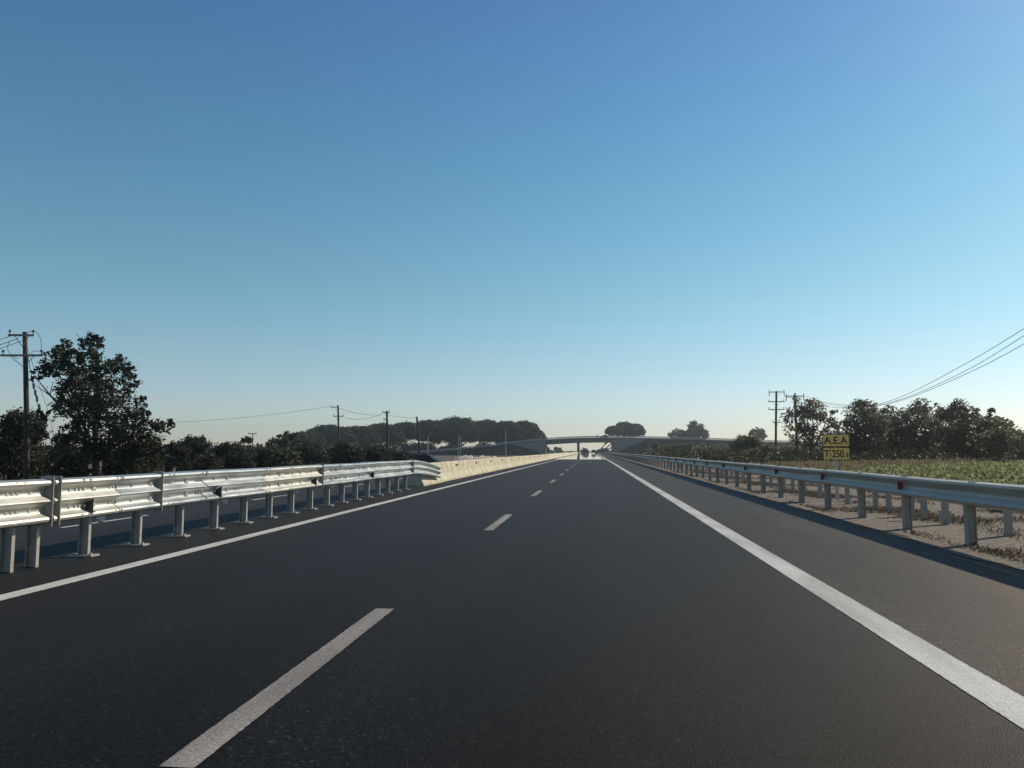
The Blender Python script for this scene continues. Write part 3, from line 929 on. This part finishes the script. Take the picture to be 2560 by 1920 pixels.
# right poles
pE = at(1941, 978, 130)
pole(gp(1938, 130, -.1), pE, .21, .16, 'utility pole with several stacked crossarms beside the right trees', [(.15, 1.3, 1.3, 0, 'hang'), (1.75, 1.35, 1.3, 0, 'dark'), (3.05, 1.35, 1.3, 0, 'dark'), (5.2, .62, .62, 0, 'dark')])
pF = at(1986, 987, 110)
pole(gp(1994, 110, -.1), pF, .2, .15, 'leaning utility pole with one top crossarm in front of the round right tree', [(.2, 1.3, 1.35, .1, 'hang')])
for k, (dx, dy) in enumerate(((0, 0), (12, 8), (6, 28))):
    nm = ('highest', 'middle', 'lowest')[k]
    e = [(1990 + 25 * (k - 0) if k else 1962, 992 - (2 if k else 0), 110), (2062 + dx, 1006 + k * 5, 96), (2160 + dx * .5, 1014 + k * 1.5, 80), (2250 + dx * .5, 993 + k * 4, 69), (2400 + dx, 917 + k * 11, 57), (2575 + (0, 6, 3)[k], (812, 826, 849)[k], 47), (2900, 600 + 20 * k, 36)]
    wire([at(*p) for p in e], .02 if k < 2 else .02, nm + ' of the three power lines sweeping up from the leaning pole to the right', 'power lines over the right trees')

# ------------------------------------------------------------------ foliage
def leaves(name, centers, radii, dens, leaf, mat, parent=None, seed=1, clump=.28, flat=False, aspect=1.0, per=26, up=0.0):
    """centers Nx3, radii Nx3; leaf-sized folded quads gathered in clumps through the crown"""
    rg = np.random.default_rng(seed)
    V = []
    for c, r, d in zip(centers, radii, dens):
        c = np.array(c, float); r = np.array(r, float)
        nc = max(3, int(d / per))
        u = rg.normal(size=(nc, 3)); u /= np.linalg.norm(u, axis=1)[:, None]
        if flat: u[:, 2] = np.where(u[:, 2] < -.15, -u[:, 2] * .5, u[:, 2])
        rad = rg.uniform(.25, 1.0, nc) ** .55
        cc = c + u * rad[:, None] * r
        sig = clump * rg.uniform(.6, 1.35, nc) * r.mean() * .6
        p = np.repeat(cc, per, 0) + rg.normal(size=(nc * per, 3)) * np.repeat(sig, per)[:, None]
        V.append(p)
    p = np.concatenate(V)
    n = len(p)
    a = rg.normal(size=(n, 3)); a[:, 2] *= .7 ; a[:, 2] += up; a /= np.linalg.norm(a, axis=1)[:, None]
    b = rg.normal(size=(n, 3)); b -= (b * a).sum(1)[:, None] * a; b /= np.linalg.norm(b, axis=1)[:, None]
    s = leaf * rg.uniform(.6, 1.35, n)[:, None]
    nn = np.cross(a, b) * s * .22
    v0 = p - a * s * aspect; v1 = p + b * s * .55 + nn; v2 = p + a * s * aspect; v3 = p - b * s * .55 + nn
    vs_ = np.stack([v0, v1, v2, v3], 1).reshape(-1, 3).astype(np.float32)
    me = bpy.data.meshes.new(name)
    me.vertices.add(4 * n); me.vertices.foreach_set('co', vs_.ravel())
    me.loops.add(4 * n); me.loops.foreach_set('vertex_index', np.arange(4 * n, dtype=np.int32))
    me.polygons.add(n); me.polygons.foreach_set('loop_start', np.arange(0, 4 * n, 4, dtype=np.int32))
    try: me.polygons.foreach_set('loop_total', np.full(n, 4, dtype=np.int32))
    except Exception: pass
    me.update(calc_edges=True); me.validate()
    me.materials.append(mat)
    o = bpy.data.objects.new(name, me); C.objects.link(o); o.parent = parent
    return o


def limbs(base, targets, r0, mat, parent, seed=0, fork=.35, lean=(0, 0)):
    """tapered trunk with limbs to crown points (local coordinates)"""
    rg = random.Random(seed)
    base = Vector(base)
    mb = MB()
    top = sum((Vector(t) for t in targets), Vector()) / len(targets)
    h = top.z
    f = Vector((base.x * (1 - fork) + top.x * fork + lean[0], base.y * (1 - fork) + top.y * fork + lean[1], base.z + (h - base.z) * fork))
    mb.tube([base - Vector((0, 0, .5)), base.lerp(f, .5) + Vector((rg.uniform(-.1, .1), 0, 0)), f], [r0 * 1.25, r0, r0 * .8], 9)
    for t in targets:
        t = Vector(t)
        m1 = f.lerp(t, .4) + Vector((rg.uniform(-.3, .3), rg.uniform(-.3, .3), rg.uniform(0, .4)))
        m2 = f.lerp(t, .75) + Vector((rg.uniform(-.3, .3), rg.uniform(-.3, .3), rg.uniform(0, .3)))
        mb.tube([f - Vector((0, 0, .1)), m1, m2, t], [r0 * .6, r0 * .4, r0 * .22, r0 * .07], 6)
        for k in range(3):
            e = m2.lerp(t, .4) + Vector((rg.uniform(-1, 1), rg.uniform(-1, 1), rg.uniform(-.6, .6))) * (t - f).length * .12
            mb.tube([m2, m2.lerp(e, .6), e], [r0 * .16, r0 * .1, r0 * .03], 5)
    return mb.build('trunk', mat, parent, smooth=True)


def tree_from_blobs(name, base, blobs, Y, label, leafm, leaf=.16, k=1.0, seed=1, r0=.2, cat='tree', group=None, depth=1.6, bark='bark', fork=.35, clump=.3, per=22, rs=1.0, trunk=True):
    """blobs: (px, py, r px, weight) in photo pixels at distance Y"""
    rg = random.Random(seed)
    base = Vector(base)
    root = empty(name, base, 0, label, cat, group)
    cs, rr, dd = [], [], []
    for px, py, r, wt in blobs:
        yy = Y + rg.uniform(-depth, depth)
        p = at(px, py, yy) - base
        R_ = r * yy / F * 1.03 * rs
        cs.append(tuple(p)); rr.append((R_, R_ * 1.1, R_)); dd.append(k * wt * 260 * (R_ / leaf / 6) ** 1.6)
    leaves('crown', cs, rr, dd, leaf, leafm, root, seed, clump, per=per)
    if trunk:
        tg = sorted(cs, key=lambda c: -c[2])
        step = max(1, len(tg) // 9)
        limbs((0, 0, 0), tg[::step][:10], r0, M[bark], root, seed, fork)
    return root


# the big ragged tree by the near left pole
B1 = [(880, 300, 105, 1), (960, 290, 70, .8), (640, 350, 75, 1), (560, 440, 90, 1), (720, 470, 110, 1), (430, 560, 90, .9), (350, 640, 55, .7), (900, 470, 130, 1), (560, 570, 100, 1),
      (1180, 560, 120, 1), (1290, 540, 45, .8), (1000, 620, 140, .8), (1270, 690, 95, .8), (760, 640, 130, 1), (700, 800, 140, 1.2), (930, 800, 190, 1.2), (1180, 820, 120, .8), (620, 950, 110, 1.1),
      (430, 1000, 65, .7), (850, 980, 170, 1.2), (1100, 990, 170, .9), (1320, 940, 110, .7), (1440, 990, 85, .6), (1400, 850, 45, .8), (1620, 1110, 90, .8), (1480, 1170, 140, .8), (1250, 1150, 180, .9),
      (1020, 1200, 170, .8), (720, 1180, 120, .8), (450, 1130, 110, .35), (400, 1200, 70, .5), (650, 1290, 140, .8), (900, 1350, 150, .8), (1200, 1360, 190, 1.1), (1450, 1350, 150, 1.1), (1320, 1500, 170, 1.1), (600, 1400, 130, .9)]
k0 = 520 / 2054
bl = [(x * k0, 780 + y * k0, r * k0, wt) for x, y, r, wt in B1]
tb = at(245, 1190, 45); tb.z = -.9
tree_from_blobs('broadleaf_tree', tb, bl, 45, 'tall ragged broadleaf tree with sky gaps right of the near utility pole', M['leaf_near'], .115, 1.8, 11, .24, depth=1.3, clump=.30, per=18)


def bush(px, top, hw, Y, label, leafm='leaf_bush', leaf=.14, seed=1, z0=-.9, k=1.0, n=9, cat='bush', group=None, r0=.07, name='bush', spread=1.0):
    """rounded many-lobed shrub from the ground up to a photo height"""
    rg = random.Random(seed)
    base = at(px, 1127, Y); base.z = z0
    topz = at(px, top, Y).z - z0
    W = hw * Y / F
    root = empty(name, base, 0, label, cat, group)
    cs, rr, dd = [], [], []
    for i in range(n):
        a = rg.uniform(0, 2 * PI); q = rg.random() ** .5
        x = W * .72 * q * math.cos(a) * spread; y = W * .6 * q * math.sin(a)
        hmax = topz * math.sqrt(max(.15, 1 - (x / W) ** 2))
        r = rg.uniform(.26, .42) * min(W, topz)
        z = max(r * .6, hmax - r * rg.uniform(.75, 1.0)) if i % 3 else rg.uniform(.2, .6) * hmax
        cs.append((x, y, z)); rr.append((r * 1.15, r * 1.1, r)); dd.append(k * 230 * (r / leaf / 5) ** 1.7)
    # lower skirt
    for i in range(4):
        x = W * (-.75 + .5 * i); cs.append((x, rg.uniform(-.3, .3) * W, topz * .25)); rr.append((W * .35, W * .35, topz * .3)); dd.append(k * 230 * (W * .3 / leaf / 5) ** 1.7)
    leaves('crown' if cat == 'tree' else 'foliage', cs, rr, dd, leaf, M[leafm], root, seed, .3, per=20)
    limbs((0, 0, 0), [c for c in cs[:5]], r0, M['bark'], root, seed, .2)
    return root


LB = [
    (22, 1026, 95, 50, 'dark tree at the far left edge behind the near utility pole', 'tree', 'leaf_bush'),
    (100, 1112, 70, 52, 'dark bush between the near utility pole and the big ragged tree', 'bush', 'leaf_bush'),
    (190, 1135, 60, 43, 'low brownish bush at the foot of the big ragged tree', 'bush', 'leaf_olive'),
    (330, 1118, 70, 52, 'dark bush just right of the trunk of the big ragged tree', 'bush', 'leaf_bush'),
    (430, 1108, 46, 66, 'dark bush peeking out right of the big ragged tree', 'bush', 'leaf_bush'),
    (495, 1096, 66, 70, 'tallest rounded dark bush right of the big ragged tree', 'bush', 'leaf_bush'),
    (575, 1108, 66, 74, 'broad dark bush left of the small distant T pole', 'bush', 'leaf_bush'),
    (618, 1092, 24, 98, 'small upright tree beside the small distant T pole', 'tree', 'leaf_bush'),
    (655, 1122, 55, 80, 'low dark bush under the small distant T pole', 'bush', 'leaf_bush'),
    (712, 1126, 46, 66, 'pale green reedy bush behind the middle of the left guardrail', 'bush', 'leaf_reed'),
    (765, 1112, 60, 88, 'dark bush right of the pale reedy bush', 'bush', 'leaf_bush'),
    (850, 1105, 66, 92, 'dark rounded bush at the foot of the two armed pole', 'bush', 'leaf_bush'),
    (925, 1116, 58, 96, 'dark bush between the two armed pole and the thick pole', 'bush', 'leaf_bush'),
    (985, 1124, 50, 100, 'low bush at the foot of the thick pole', 'bush', 'leaf_bush'),
    (1030, 1132, 34, 104, 'smallest low bush next to the bare pole', 'bush', 'leaf_bush'),
]
for i, (px, top, hw, Y, lab, cat, lm_) in enumerate(LB):
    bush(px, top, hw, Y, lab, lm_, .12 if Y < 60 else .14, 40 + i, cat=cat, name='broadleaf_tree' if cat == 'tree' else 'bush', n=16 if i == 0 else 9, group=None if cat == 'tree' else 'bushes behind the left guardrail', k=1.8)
# leafy tree standing over the bushes
tree_from_blobs('broadleaf_tree', gp(705, 112), [(700, 1100, 16, 1), (722, 1092, 16, 1), (738, 1082, 9, 1), (690, 1112, 18, 1), (715, 1112, 22, 1), (745, 1098, 12, .8), (670, 1108, 10, .8)], 112,
                'leafy tree rising above the bushes left of the umbrella pines', M['leaf_bush'], .22, 1.0, 77, .18, depth=1)


def umbrella_pine(px, top, hw, thick, Y, label, seed, trunk_px=None, group=None, leaf=.5, z0=-.9, k=1.0):
    rg = random.Random(seed)
    s = Y / F
    base = at(trunk_px or px, 1127, Y); base.z = z0
    c = at(px, top, Y); W = hw * s * (1.1 if Y < 400 else 1); T = thick * s
    root = empty('umbrella_pine', base, 0, label, 'pine tree', group)
    ox = c.x - base.x; topz = c.z - z0
    cs, rr, dd = [], [], []
    nb = 64
    for i in range(nb):
        a = i * 2.39996 + rg.uniform(-.2, .2); q = math.sqrt((i + .5) / nb)
        x = W * .84 * q * math.cos(a); y = W * .62 * q * math.sin(a)
        dome = max(.06, 1 - q ** 2.7) ** .5
        r = rg.uniform(.8, 1.15) * W * .14
        z = topz - T + (T - r * .7) * dome + rg.uniform(-.05, .03) * T
        cs.append((ox + x, y, z)); rr.append((r * 1.1, r * 1.1, r * .75)); dd.append(k * 150 * (r / leaf / 3) ** 1.5)
        if i % 3 == 0:
            cs.append((ox + x * .88, y * .9, topz - T * rg.uniform(.5, .8))); rr.append((r * 1.5, r * 1.4, r * .8)); dd.append(k * 190 * (r / leaf / 3) ** 1.5)
    leaves('crown', cs, rr, dd, leaf, M['leaf_pine'], root, seed, .4, per=10, up=.3)
    tg = [(ox + W * q * math.cos(a), W * .5 * q * math.sin(a), topz - T * .75) for q, a in ((.15, .3), (.5, .2), (.5, 2.9), (.55, 1.5), (.7, 3.4), (.7, 5.9), (.4, 4.5))]
    limbs((0, 0, 0), tg, .34, M['bark_pine'], root, seed, .42, (rg.uniform(-.8, .8), 0))
    return root


PN = [
    (760, 1082, 60, 34, 318, 'low umbrella pine crown at the left end of the pine row', 745),
    (822, 1065, 69, 52, 330, 'umbrella pine directly behind the two armed pole', 830),
    (895, 1067, 60, 44, 345, 'umbrella pine between the two armed pole and the thick pole', 890),
    (955, 1060, 57, 50, 355, 'umbrella pine right behind the thick pole', 940),
    (1015, 1058, 53, 50, 372, 'umbrella pine between the thick pole and the bare pole', 1010),
    (1072, 1052, 51, 55, 378, 'umbrella pine right behind the bare pole', 1085),
    (1140, 1046, 76, 69, 385, 'largest domed umbrella pine above the lattice mast', 1150),
    (1212, 1051, 48, 57, 392, 'umbrella pine with forked trunk showing above the ramp rail', 1218),
    (1268, 1055, 51, 60, 378, 'umbrella pine behind the slim grey pole', 1270),
    (1308, 1054, 48, 57, 384, 'umbrella pine with rounded top left of the bridge deck', 1310),
    (1340, 1075, 27, 34, 388, 'small low umbrella pine ending the row beside the bridge deck', 1335),
]
for i, (px, top, hw, th_, Y, lab, tpx) in enumerate(PN):
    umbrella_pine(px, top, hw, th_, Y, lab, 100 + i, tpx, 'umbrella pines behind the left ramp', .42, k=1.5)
UN = [(1537, 1065, 27, 25, 462, 'umbrella pine at the left of the clump over the overpass', 1494), (1562, 1056, 34, 32, 470, 'tallest umbrella pine in the middle of the clump over the overpass', 1503),
      (1588, 1060, 28, 32, 466, 'umbrella pine at the right of the clump over the overpass', 1520), (1570, 1064, 34, 28, 476, 'umbrella pine at the back of the clump over the overpass', 1511)]
for i, (px, top, hw, th_, Y, lab, tpx) in enumerate(UN):
    umbrella_pine(px, top, hw, th_, Y, lab, 140 + i, tpx, 'umbrella pines beyond the overpass', .5, z0=0, k=1.3)

# trees on the right
def rtree(name, pts, Y, label, seed, bpx, leaf=.2, k=1.0, group='trees beyond the green field', lm_='leaf_right', r0=.2, z0=0, **kw):
    b = at(bpx, 1127, Y); b.z = z0
    return tree_from_blobs(name, b, pts, Y, label, M[lm_], leaf, k, seed, r0, group=group, **kw)
rtree('broadleaf_tree', [(2010, 1018, 26, 1), (2035, 1025, 24, 1), (1990, 1045, 28, 1), (2020, 1055, 34, 1), (2055, 1050, 24, .9), (2080, 1070, 20, .8), (2085, 1035, 11, .7), (1985, 1085, 22, .9), (2025, 1090, 30, .9), (2065, 1090, 24, .8), (2090, 1078, 9, .7), (2000, 1120, 26, .9), (2040, 1130, 28, .9)],
      92, 'round see-through tree behind the leaning pole', 201, 2022, .17, 1.0)
RT_ = [
    ([(2160, 1018, 22, 1), (2150, 1045, 34, 1), (2180, 1040, 28, 1), (2130, 1075, 30, 1), (2165, 1085, 40, 1.2), (2195, 1060, 26, 1), (2140, 1120, 40, 1.2), (2185, 1130, 36, 1.2), (2120, 1110, 26, 1)], 78, 2158, 'dense tree right above the yellow road sign'),
    ([(2225, 1035, 22, 1), (2215, 1065, 34, 1), (2250, 1055, 28, 1), (2235, 1095, 40, 1.2), (2270, 1075, 26, 1), (2225, 1135, 40, 1.2), (2265, 1130, 34, 1.2)], 82, 2240, 'lower dense tree right of the one above the yellow sign'),
    ([(2300, 1015, 18, .8), (2290, 1040, 26, 1), (2325, 1030, 22, .8), (2310, 1070, 38, 1.1), (2285, 1090, 30, 1), (2335, 1075, 28, 1), (2300, 1125, 40, 1.2), (2345, 1120, 36, 1.2)], 80, 2310, 'tree with a wispy pointed top in the middle of the field edge row'),
    ([(2395, 1022, 22, 1), (2365, 1035, 24, 1), (2420, 1035, 22, 1), (2385, 1060, 36, 1.1), (2425, 1070, 34, 1.1), (2370, 1100, 36, 1.2), (2415, 1110, 40, 1.2), (2440, 1055, 14, .9)], 76, 2395, 'tallest broad tree toward the right of the field edge row'),
    ([(2474, 1032, 11, .9), (2470, 1052, 18, .9), (2458, 1060, 20, 1), (2490, 1062, 20, .9), (2515, 1060, 16, .8), (2525, 1078, 15, .9), (2480, 1095, 36, 1.1), (2510, 1100, 30, 1), (2460, 1125, 34, 1.2), (2500, 1130, 32, 1.2)], 74, 2488, 'open crowned tree near the right end of the field edge row'),
    ([(2545, 1095, 20, 1), (2570, 1105, 26, 1), (2540, 1120, 26, 1.1), (2575, 1130, 30, 1.2), (2610, 1110, 30, 1)], 72, 2560, 'low tree cut by the right frame edge'),
]
for i, (pts, Y, bpx, lab) in enumerate(RT_):
    rtree('broadleaf_tree', pts + [(bpx - 30, 1148, 24, 1.3), (bpx, 1145, 28, 1.3), (bpx + 30, 1148, 24, 1.3)], Y, lab, 210 + i, bpx, .135, 1.6)
bush(2495, 1078, 42, 66, 'rounded dark bush at the right field edge before the open crowned tree', 'leaf_right', .15, 230, z0=0, k=1.3, group='bushes on the right')
RB = [
    (1870, 1090, 42, 120, 'dark bush left of the stacked crossarm pole', 'leaf_right'), (1842, 1102, 26, 140, 'dark bush at the right end of the visible overpass rail', 'leaf_right'), (1905, 1112, 40, 112, 'bush at the foot of the stacked crossarm pole', 'leaf_right'),
    (1955, 1118, 36, 105, 'low bush left of the round see-through tree', 'leaf_right'), (2070, 1122, 34, 86, 'low bush right behind the yellow road sign', 'leaf_right'), (2110, 1118, 30, 84, 'bush just right of the yellow road sign', 'leaf_right'),
    (1640, 1108, 16, 240, 'small dark bush near the white car', 'leaf_right'), (1665, 1112, 18, 235, 'second small bush right of the white car', 'leaf_right'), (1695, 1108, 20, 225, 'dark bush under the embankment behind the marker post', 'leaf_right'),
    (1728, 1106, 22, 220, 'brownish bush on the embankment right of the marker post', 'leaf_right'), (1765, 1108, 24, 205, 'bush on the lower embankment in the middle of the scrub', 'leaf_right'), (1800, 1110, 26, 185, 'bush on the embankment left of the rail end', 'leaf_right'),
    (1600, 1124, 16, 250, 'small bush just left of the white car', 'leaf_right'),
]
for i, (px, top, hw, Y, lab, lm_) in enumerate(RB):
    bush(px, top, hw, Y, lab, lm_, .16 if Y < 150 else .26, 240 + i, z0=0, k=1.7, group='bushes on the right')
# trees behind the overpass on the right
rtree('broadleaf_tree', [(1735, 1062, 9, 1), (1728, 1072, 10, 1), (1748, 1070, 11, 1), (1740, 1080, 14, 1), (1760, 1082, 9, .9), (1768, 1088, 6, .9), (1732, 1090, 14, 1), (1755, 1092, 14, 1)], 420, 'ragged tall tree above the overpass rail right of the pine clump', 260, 1742, .5, 2.6, 'trees behind the overpass', 'leaf_right', .35)
rtree('broadleaf_tree', [(1692, 1080, 9, 1), (1678, 1086, 8, 1), (1705, 1086, 10, 1), (1715, 1084, 7, 1), (1690, 1094, 12, 1), (1710, 1096, 10, 1)], 425, 'low spreading tree above the overpass rail between pines and ragged tree', 261, 1695, .5, 2.6, 'trees behind the overpass', 'leaf_right', .35)
rtree('broadleaf_tree', [(1892, 1078, 10, 1), (1880, 1084, 8, 1), (1905, 1084, 9, 1), (1895, 1092, 12, 1), (1910, 1094, 7, 1)], 400, 'small round tree above the overpass left of the stacked crossarm pole', 262, 1895, .5, 2.6, 'trees behind the overpass', 'leaf_right', .35)
# far trees seen under the bridge
for i, (px, top, hw, Y, lab) in enumerate([(1462, 1121, 13, 560, 'dark rounded tree under the bridge right of the pier'), (1371, 1122, 5, 640, 'hazy tree next to the left abutment under the bridge'), (1392, 1117, 7, 640, 'taller hazy tree under the left bridge span'), (1400, 1120, 6, 650, 'hazy tree beside the taller one under the left span'),
                                          (1427, 1129, 6, 700, 'tiny far tree left of the pier'), (1512, 1122, 14, 500, 'dark scrub bush under the pine trunks'), (1500, 1124, 9, 490, 'scrub bush left of the pine trunks'), (1378, 1126, 6, 660, 'low hazy bush under the left bridge span')]):
    bush(px, top, hw, Y, lab, 'leaf_far', .8, 270 + i, z0=0, k=1.2, n=7, cat='tree', name='broadleaf_tree', group='far trees under the bridge', r0=.25)

# ------------------------------------------------------------------ rubble mound and white bollards on the left
rg = np.random.default_rng(5)
mb = MB(); gx, gy = 60, 10
m0 = at(1128, 1127, 112); m1 = at(1275, 1127, 124)
vs_ = []
for j in range(gy + 1):
    for i in range(gx + 1):
        u, v = i / gx, j / gy
        x = m0.x + (m1.x - m0.x) * u; y = 104 + 12 * v + (m1.y - m0.y) * u
        env = math.sin(PI * v) ** .6 * min(1, u * 6, (1 - u) * 4)
        vs_.append((x, y, -1.0 + env * (1.38 + .13 * math.sin(u * 23 + 1.3) + .08 * math.sin(u * 61) + .06 * math.sin(u * 9) + rg.uniform(-.16, .16))))
fs = [(j * (gx + 1) + i, j * (gx + 1) + i + 1, (j + 1) * (gx + 1) + i + 1, (j + 1) * (gx + 1) + i) for j in range(gy) for i in range(gx)]
tag(mb.add(vs_, fs).build('earth_mound', M['mound'], smooth=True), kind='structure')
bol = None
for k in range(13):
    px = 1138 + 5.4 * k + (4 if k > 7 else 0)
    p = at(px, 1150 - k * .4, 99); p.z = -.9
    if bol is None:
        bol = empty('bollard', cat='bollard', group='white bollards before the rubble mound')
        MB().tube([(0, 0, 0), (0, 0, .9), (0, 0, 1.22), (0, 0, 1.28)], [.1, .09, .08, .04], 10).build('shaft', M['white_plastic'], bol)
        MB().box((0, 0, .03), (.3, .3, .06)).build('foot', M['dark_metal'], bol)
        o = bol
    else: o = copy_tree(bol)
    o.location = p
    o['label'] = 'small white bollard in the row before the rubble mound behind the concrete barrier'

# ------------------------------------------------------------------ field, dry grass and litter
def scatter(name, n, fx, leaf, mat, seed, up, aspect=1.0, kind='stuff', label=None):
    rg = np.random.default_rng(seed)
    p = fx(rg, n); n = len(p)
    a = rg.normal(size=(n, 3)); a[:, 2] = np.abs(a[:, 2]) + up; a /= np.linalg.norm(a, axis=1)[:, None]
    b = rg.normal(size=(n, 3)); b -= (b * a).sum(1)[:, None] * a; b /= np.linalg.norm(b, axis=1)[:, None]
    s = (leaf * rg.uniform(.5, 1.4, n))[:, None]
    v = np.stack([p - b * s * .5 / aspect, p + b * s * .5 / aspect, p + a * s + b * s * .3 / aspect, p + a * s - b * s * .3 / aspect], 1).reshape(-1, 3).astype(np.float32)
    me = bpy.data.meshes.new(name)
    me.vertices.add(4 * n); me.vertices.foreach_set('co', v.ravel())
    me.loops.add(4 * n); me.loops.foreach_set('vertex_index', np.arange(4 * n, dtype=np.int32))
    me.polygons.add(n); me.polygons.foreach_set('loop_start', np.arange(0, 4 * n, 4, dtype=np.int32))
    me.update(calc_edges=True); me.validate()
    me.materials.append(mat)
    o = bpy.data.objects.new(name, me); C.objects.link(o)
    return tag(o, label, kind=kind)


def fieldpts(rg, n):
    y = 9 + 61 * rg.random(n) ** .8; x = 9.6 + 36 * rg.random(n)
    ok = (x < y * .95 + 3) & (x > y * .22 + 1.5) & (y < 31 + x * 1.12) & (x > 10 + .4 * np.sin(y))
    x, y = x[ok], y[ok]
    hh = .30 + .12 * np.sin(x * 1.9) * np.sin(y * .7) + .1 * np.sin(x * .6 + y * .4)
    return np.stack([x, y, hh * rg.random(len(x)) ** .6], 1)
scatter('field_crop', 210000, fieldpts, .095, M['crop'], 3, .2)


def drypts(rg, n):
    y = 6 + 54 * rg.random(n); x = 8.5 + 1.7 * rg.random(n) ** .7 + .3 * np.sin(y)
    keep = (np.sin(x * 2.3 + y * .9) + np.sin(y * 2.1) + rg.normal(size=n) * .7) > .1
    return np.stack([x, y, np.zeros(n)], 1)[keep]
scatter('dry_grass', 26000, drypts, .26, M['dry'], 4, 1.2, 7)


def dryfar(rg, n):
    t = rg.random(n) ** 1.6
    x = 9.8 + 26 * t + rg.normal(size=n) * .8; y = 42 + 30 * t + rg.normal(size=n) * 1.6
    return np.stack([x, y, np.zeros(n)], 1)
scatter('dry_grass', 14000, dryfar, .5, M['dry'], 6, 1.5, 9)


def litpts(rg, n):
    y = 6 + 44 * rg.random(n) ** 1.3; x = 4.7 + 3.2 * rg.random(n)
    keep = (np.sin(x * 3.1 + 1.0) + np.sin(y * .9 + x) + np.sin(y * 2.7) * .6 + rg.normal(size=n) * .5) > .5
    return np.stack([x, y, .01 + 0 * y], 1)[keep]
scatter('verge_litter', 90000, litpts, .05, M['litter'], 8, .35, 4)
def linepts(rg, n):
    x = -140 + 96 * rg.random(n); y = 128 + 40 * rg.random(n) + x * -.12
    hh = 2.3 + .6 * np.sin(x * .35) + .4 * np.sin(x * .9 + 1) + .25 * np.sin(x * 2.1)
    return np.stack([x, y, -.9 + hh * rg.random(n) ** .7], 1)
scatter('treeline', 42000, linepts, .42, M['leaf_bush'], 12, .2, 1.2, label='dark hedge line behind the bushes on the left')
def rlinepts(rg, n):
    x = 24 + 66 * rg.random(n); y = 150 + 40 * rg.random(n)
    hh = 1.9 + .5 * np.sin(x * .4) + .4 * np.sin(x * .8 + 1)
    return np.stack([x, y, hh * rg.random(n) ** .7], 1)
def punder(rg, n):
    x = -140 + 118 * rg.random(n); y = 366 + 22 * rg.random(n) + np.where(x < -95, (x + 95) * .9, 0)
    hh = np.where(x < -88, 6.0, np.where(x < -62, 4.2, 3.9)) + 1.5 * np.sin(x * .43) + .6 * np.sin(x * .9)
    return np.stack([x, y, -.9 + np.maximum(.3, hh) * rg.random(n) ** .7], 1)
scatter('undergrowth', 16000, punder, .7, M['leaf_pine'], 15, .2, 1.2, label='dark undergrowth between the umbrella pine trunks')
def undpts(rg, n):
    y = 62 + 115 * rg.random(n) ** 1.3; x = 8.6 + 22 * rg.random(n) ** 1.2
    hh = .75 + .45 * np.sin(x * .7 + y * .23) + .3 * np.sin(y * .5)
    return np.stack([x, y, np.maximum(.1, hh) * rg.random(n) ** .7], 1)
scatter('undergrowth', 30000, undpts, .2, M['leaf_olive'], 14, .4, 1.6, label='brownish scrub growing along the foot of the right embankment')
scatter('treeline', 22000, rlinepts, .42, M['leaf_right'], 13, .2, 1.2, label='low scrub line behind the trees on the right')
def weedpts(rg, n):
    c = np.array([(9.0, 15.5), (9.3, 18), (8.9, 21), (9.4, 13.2), (9.2, 24.5), (9.3, 11), (8.8, 17)])
    i = rg.integers(0, len(c), n)
    q = c[i] + rg.normal(size=(n, 2)) * .3
    return np.stack([q[:, 0], q[:, 1], rg.random(n) * .25], 1)
scatter('weeds', 5000, weedpts, .1, M['crop'], 9, .4, 1.5)
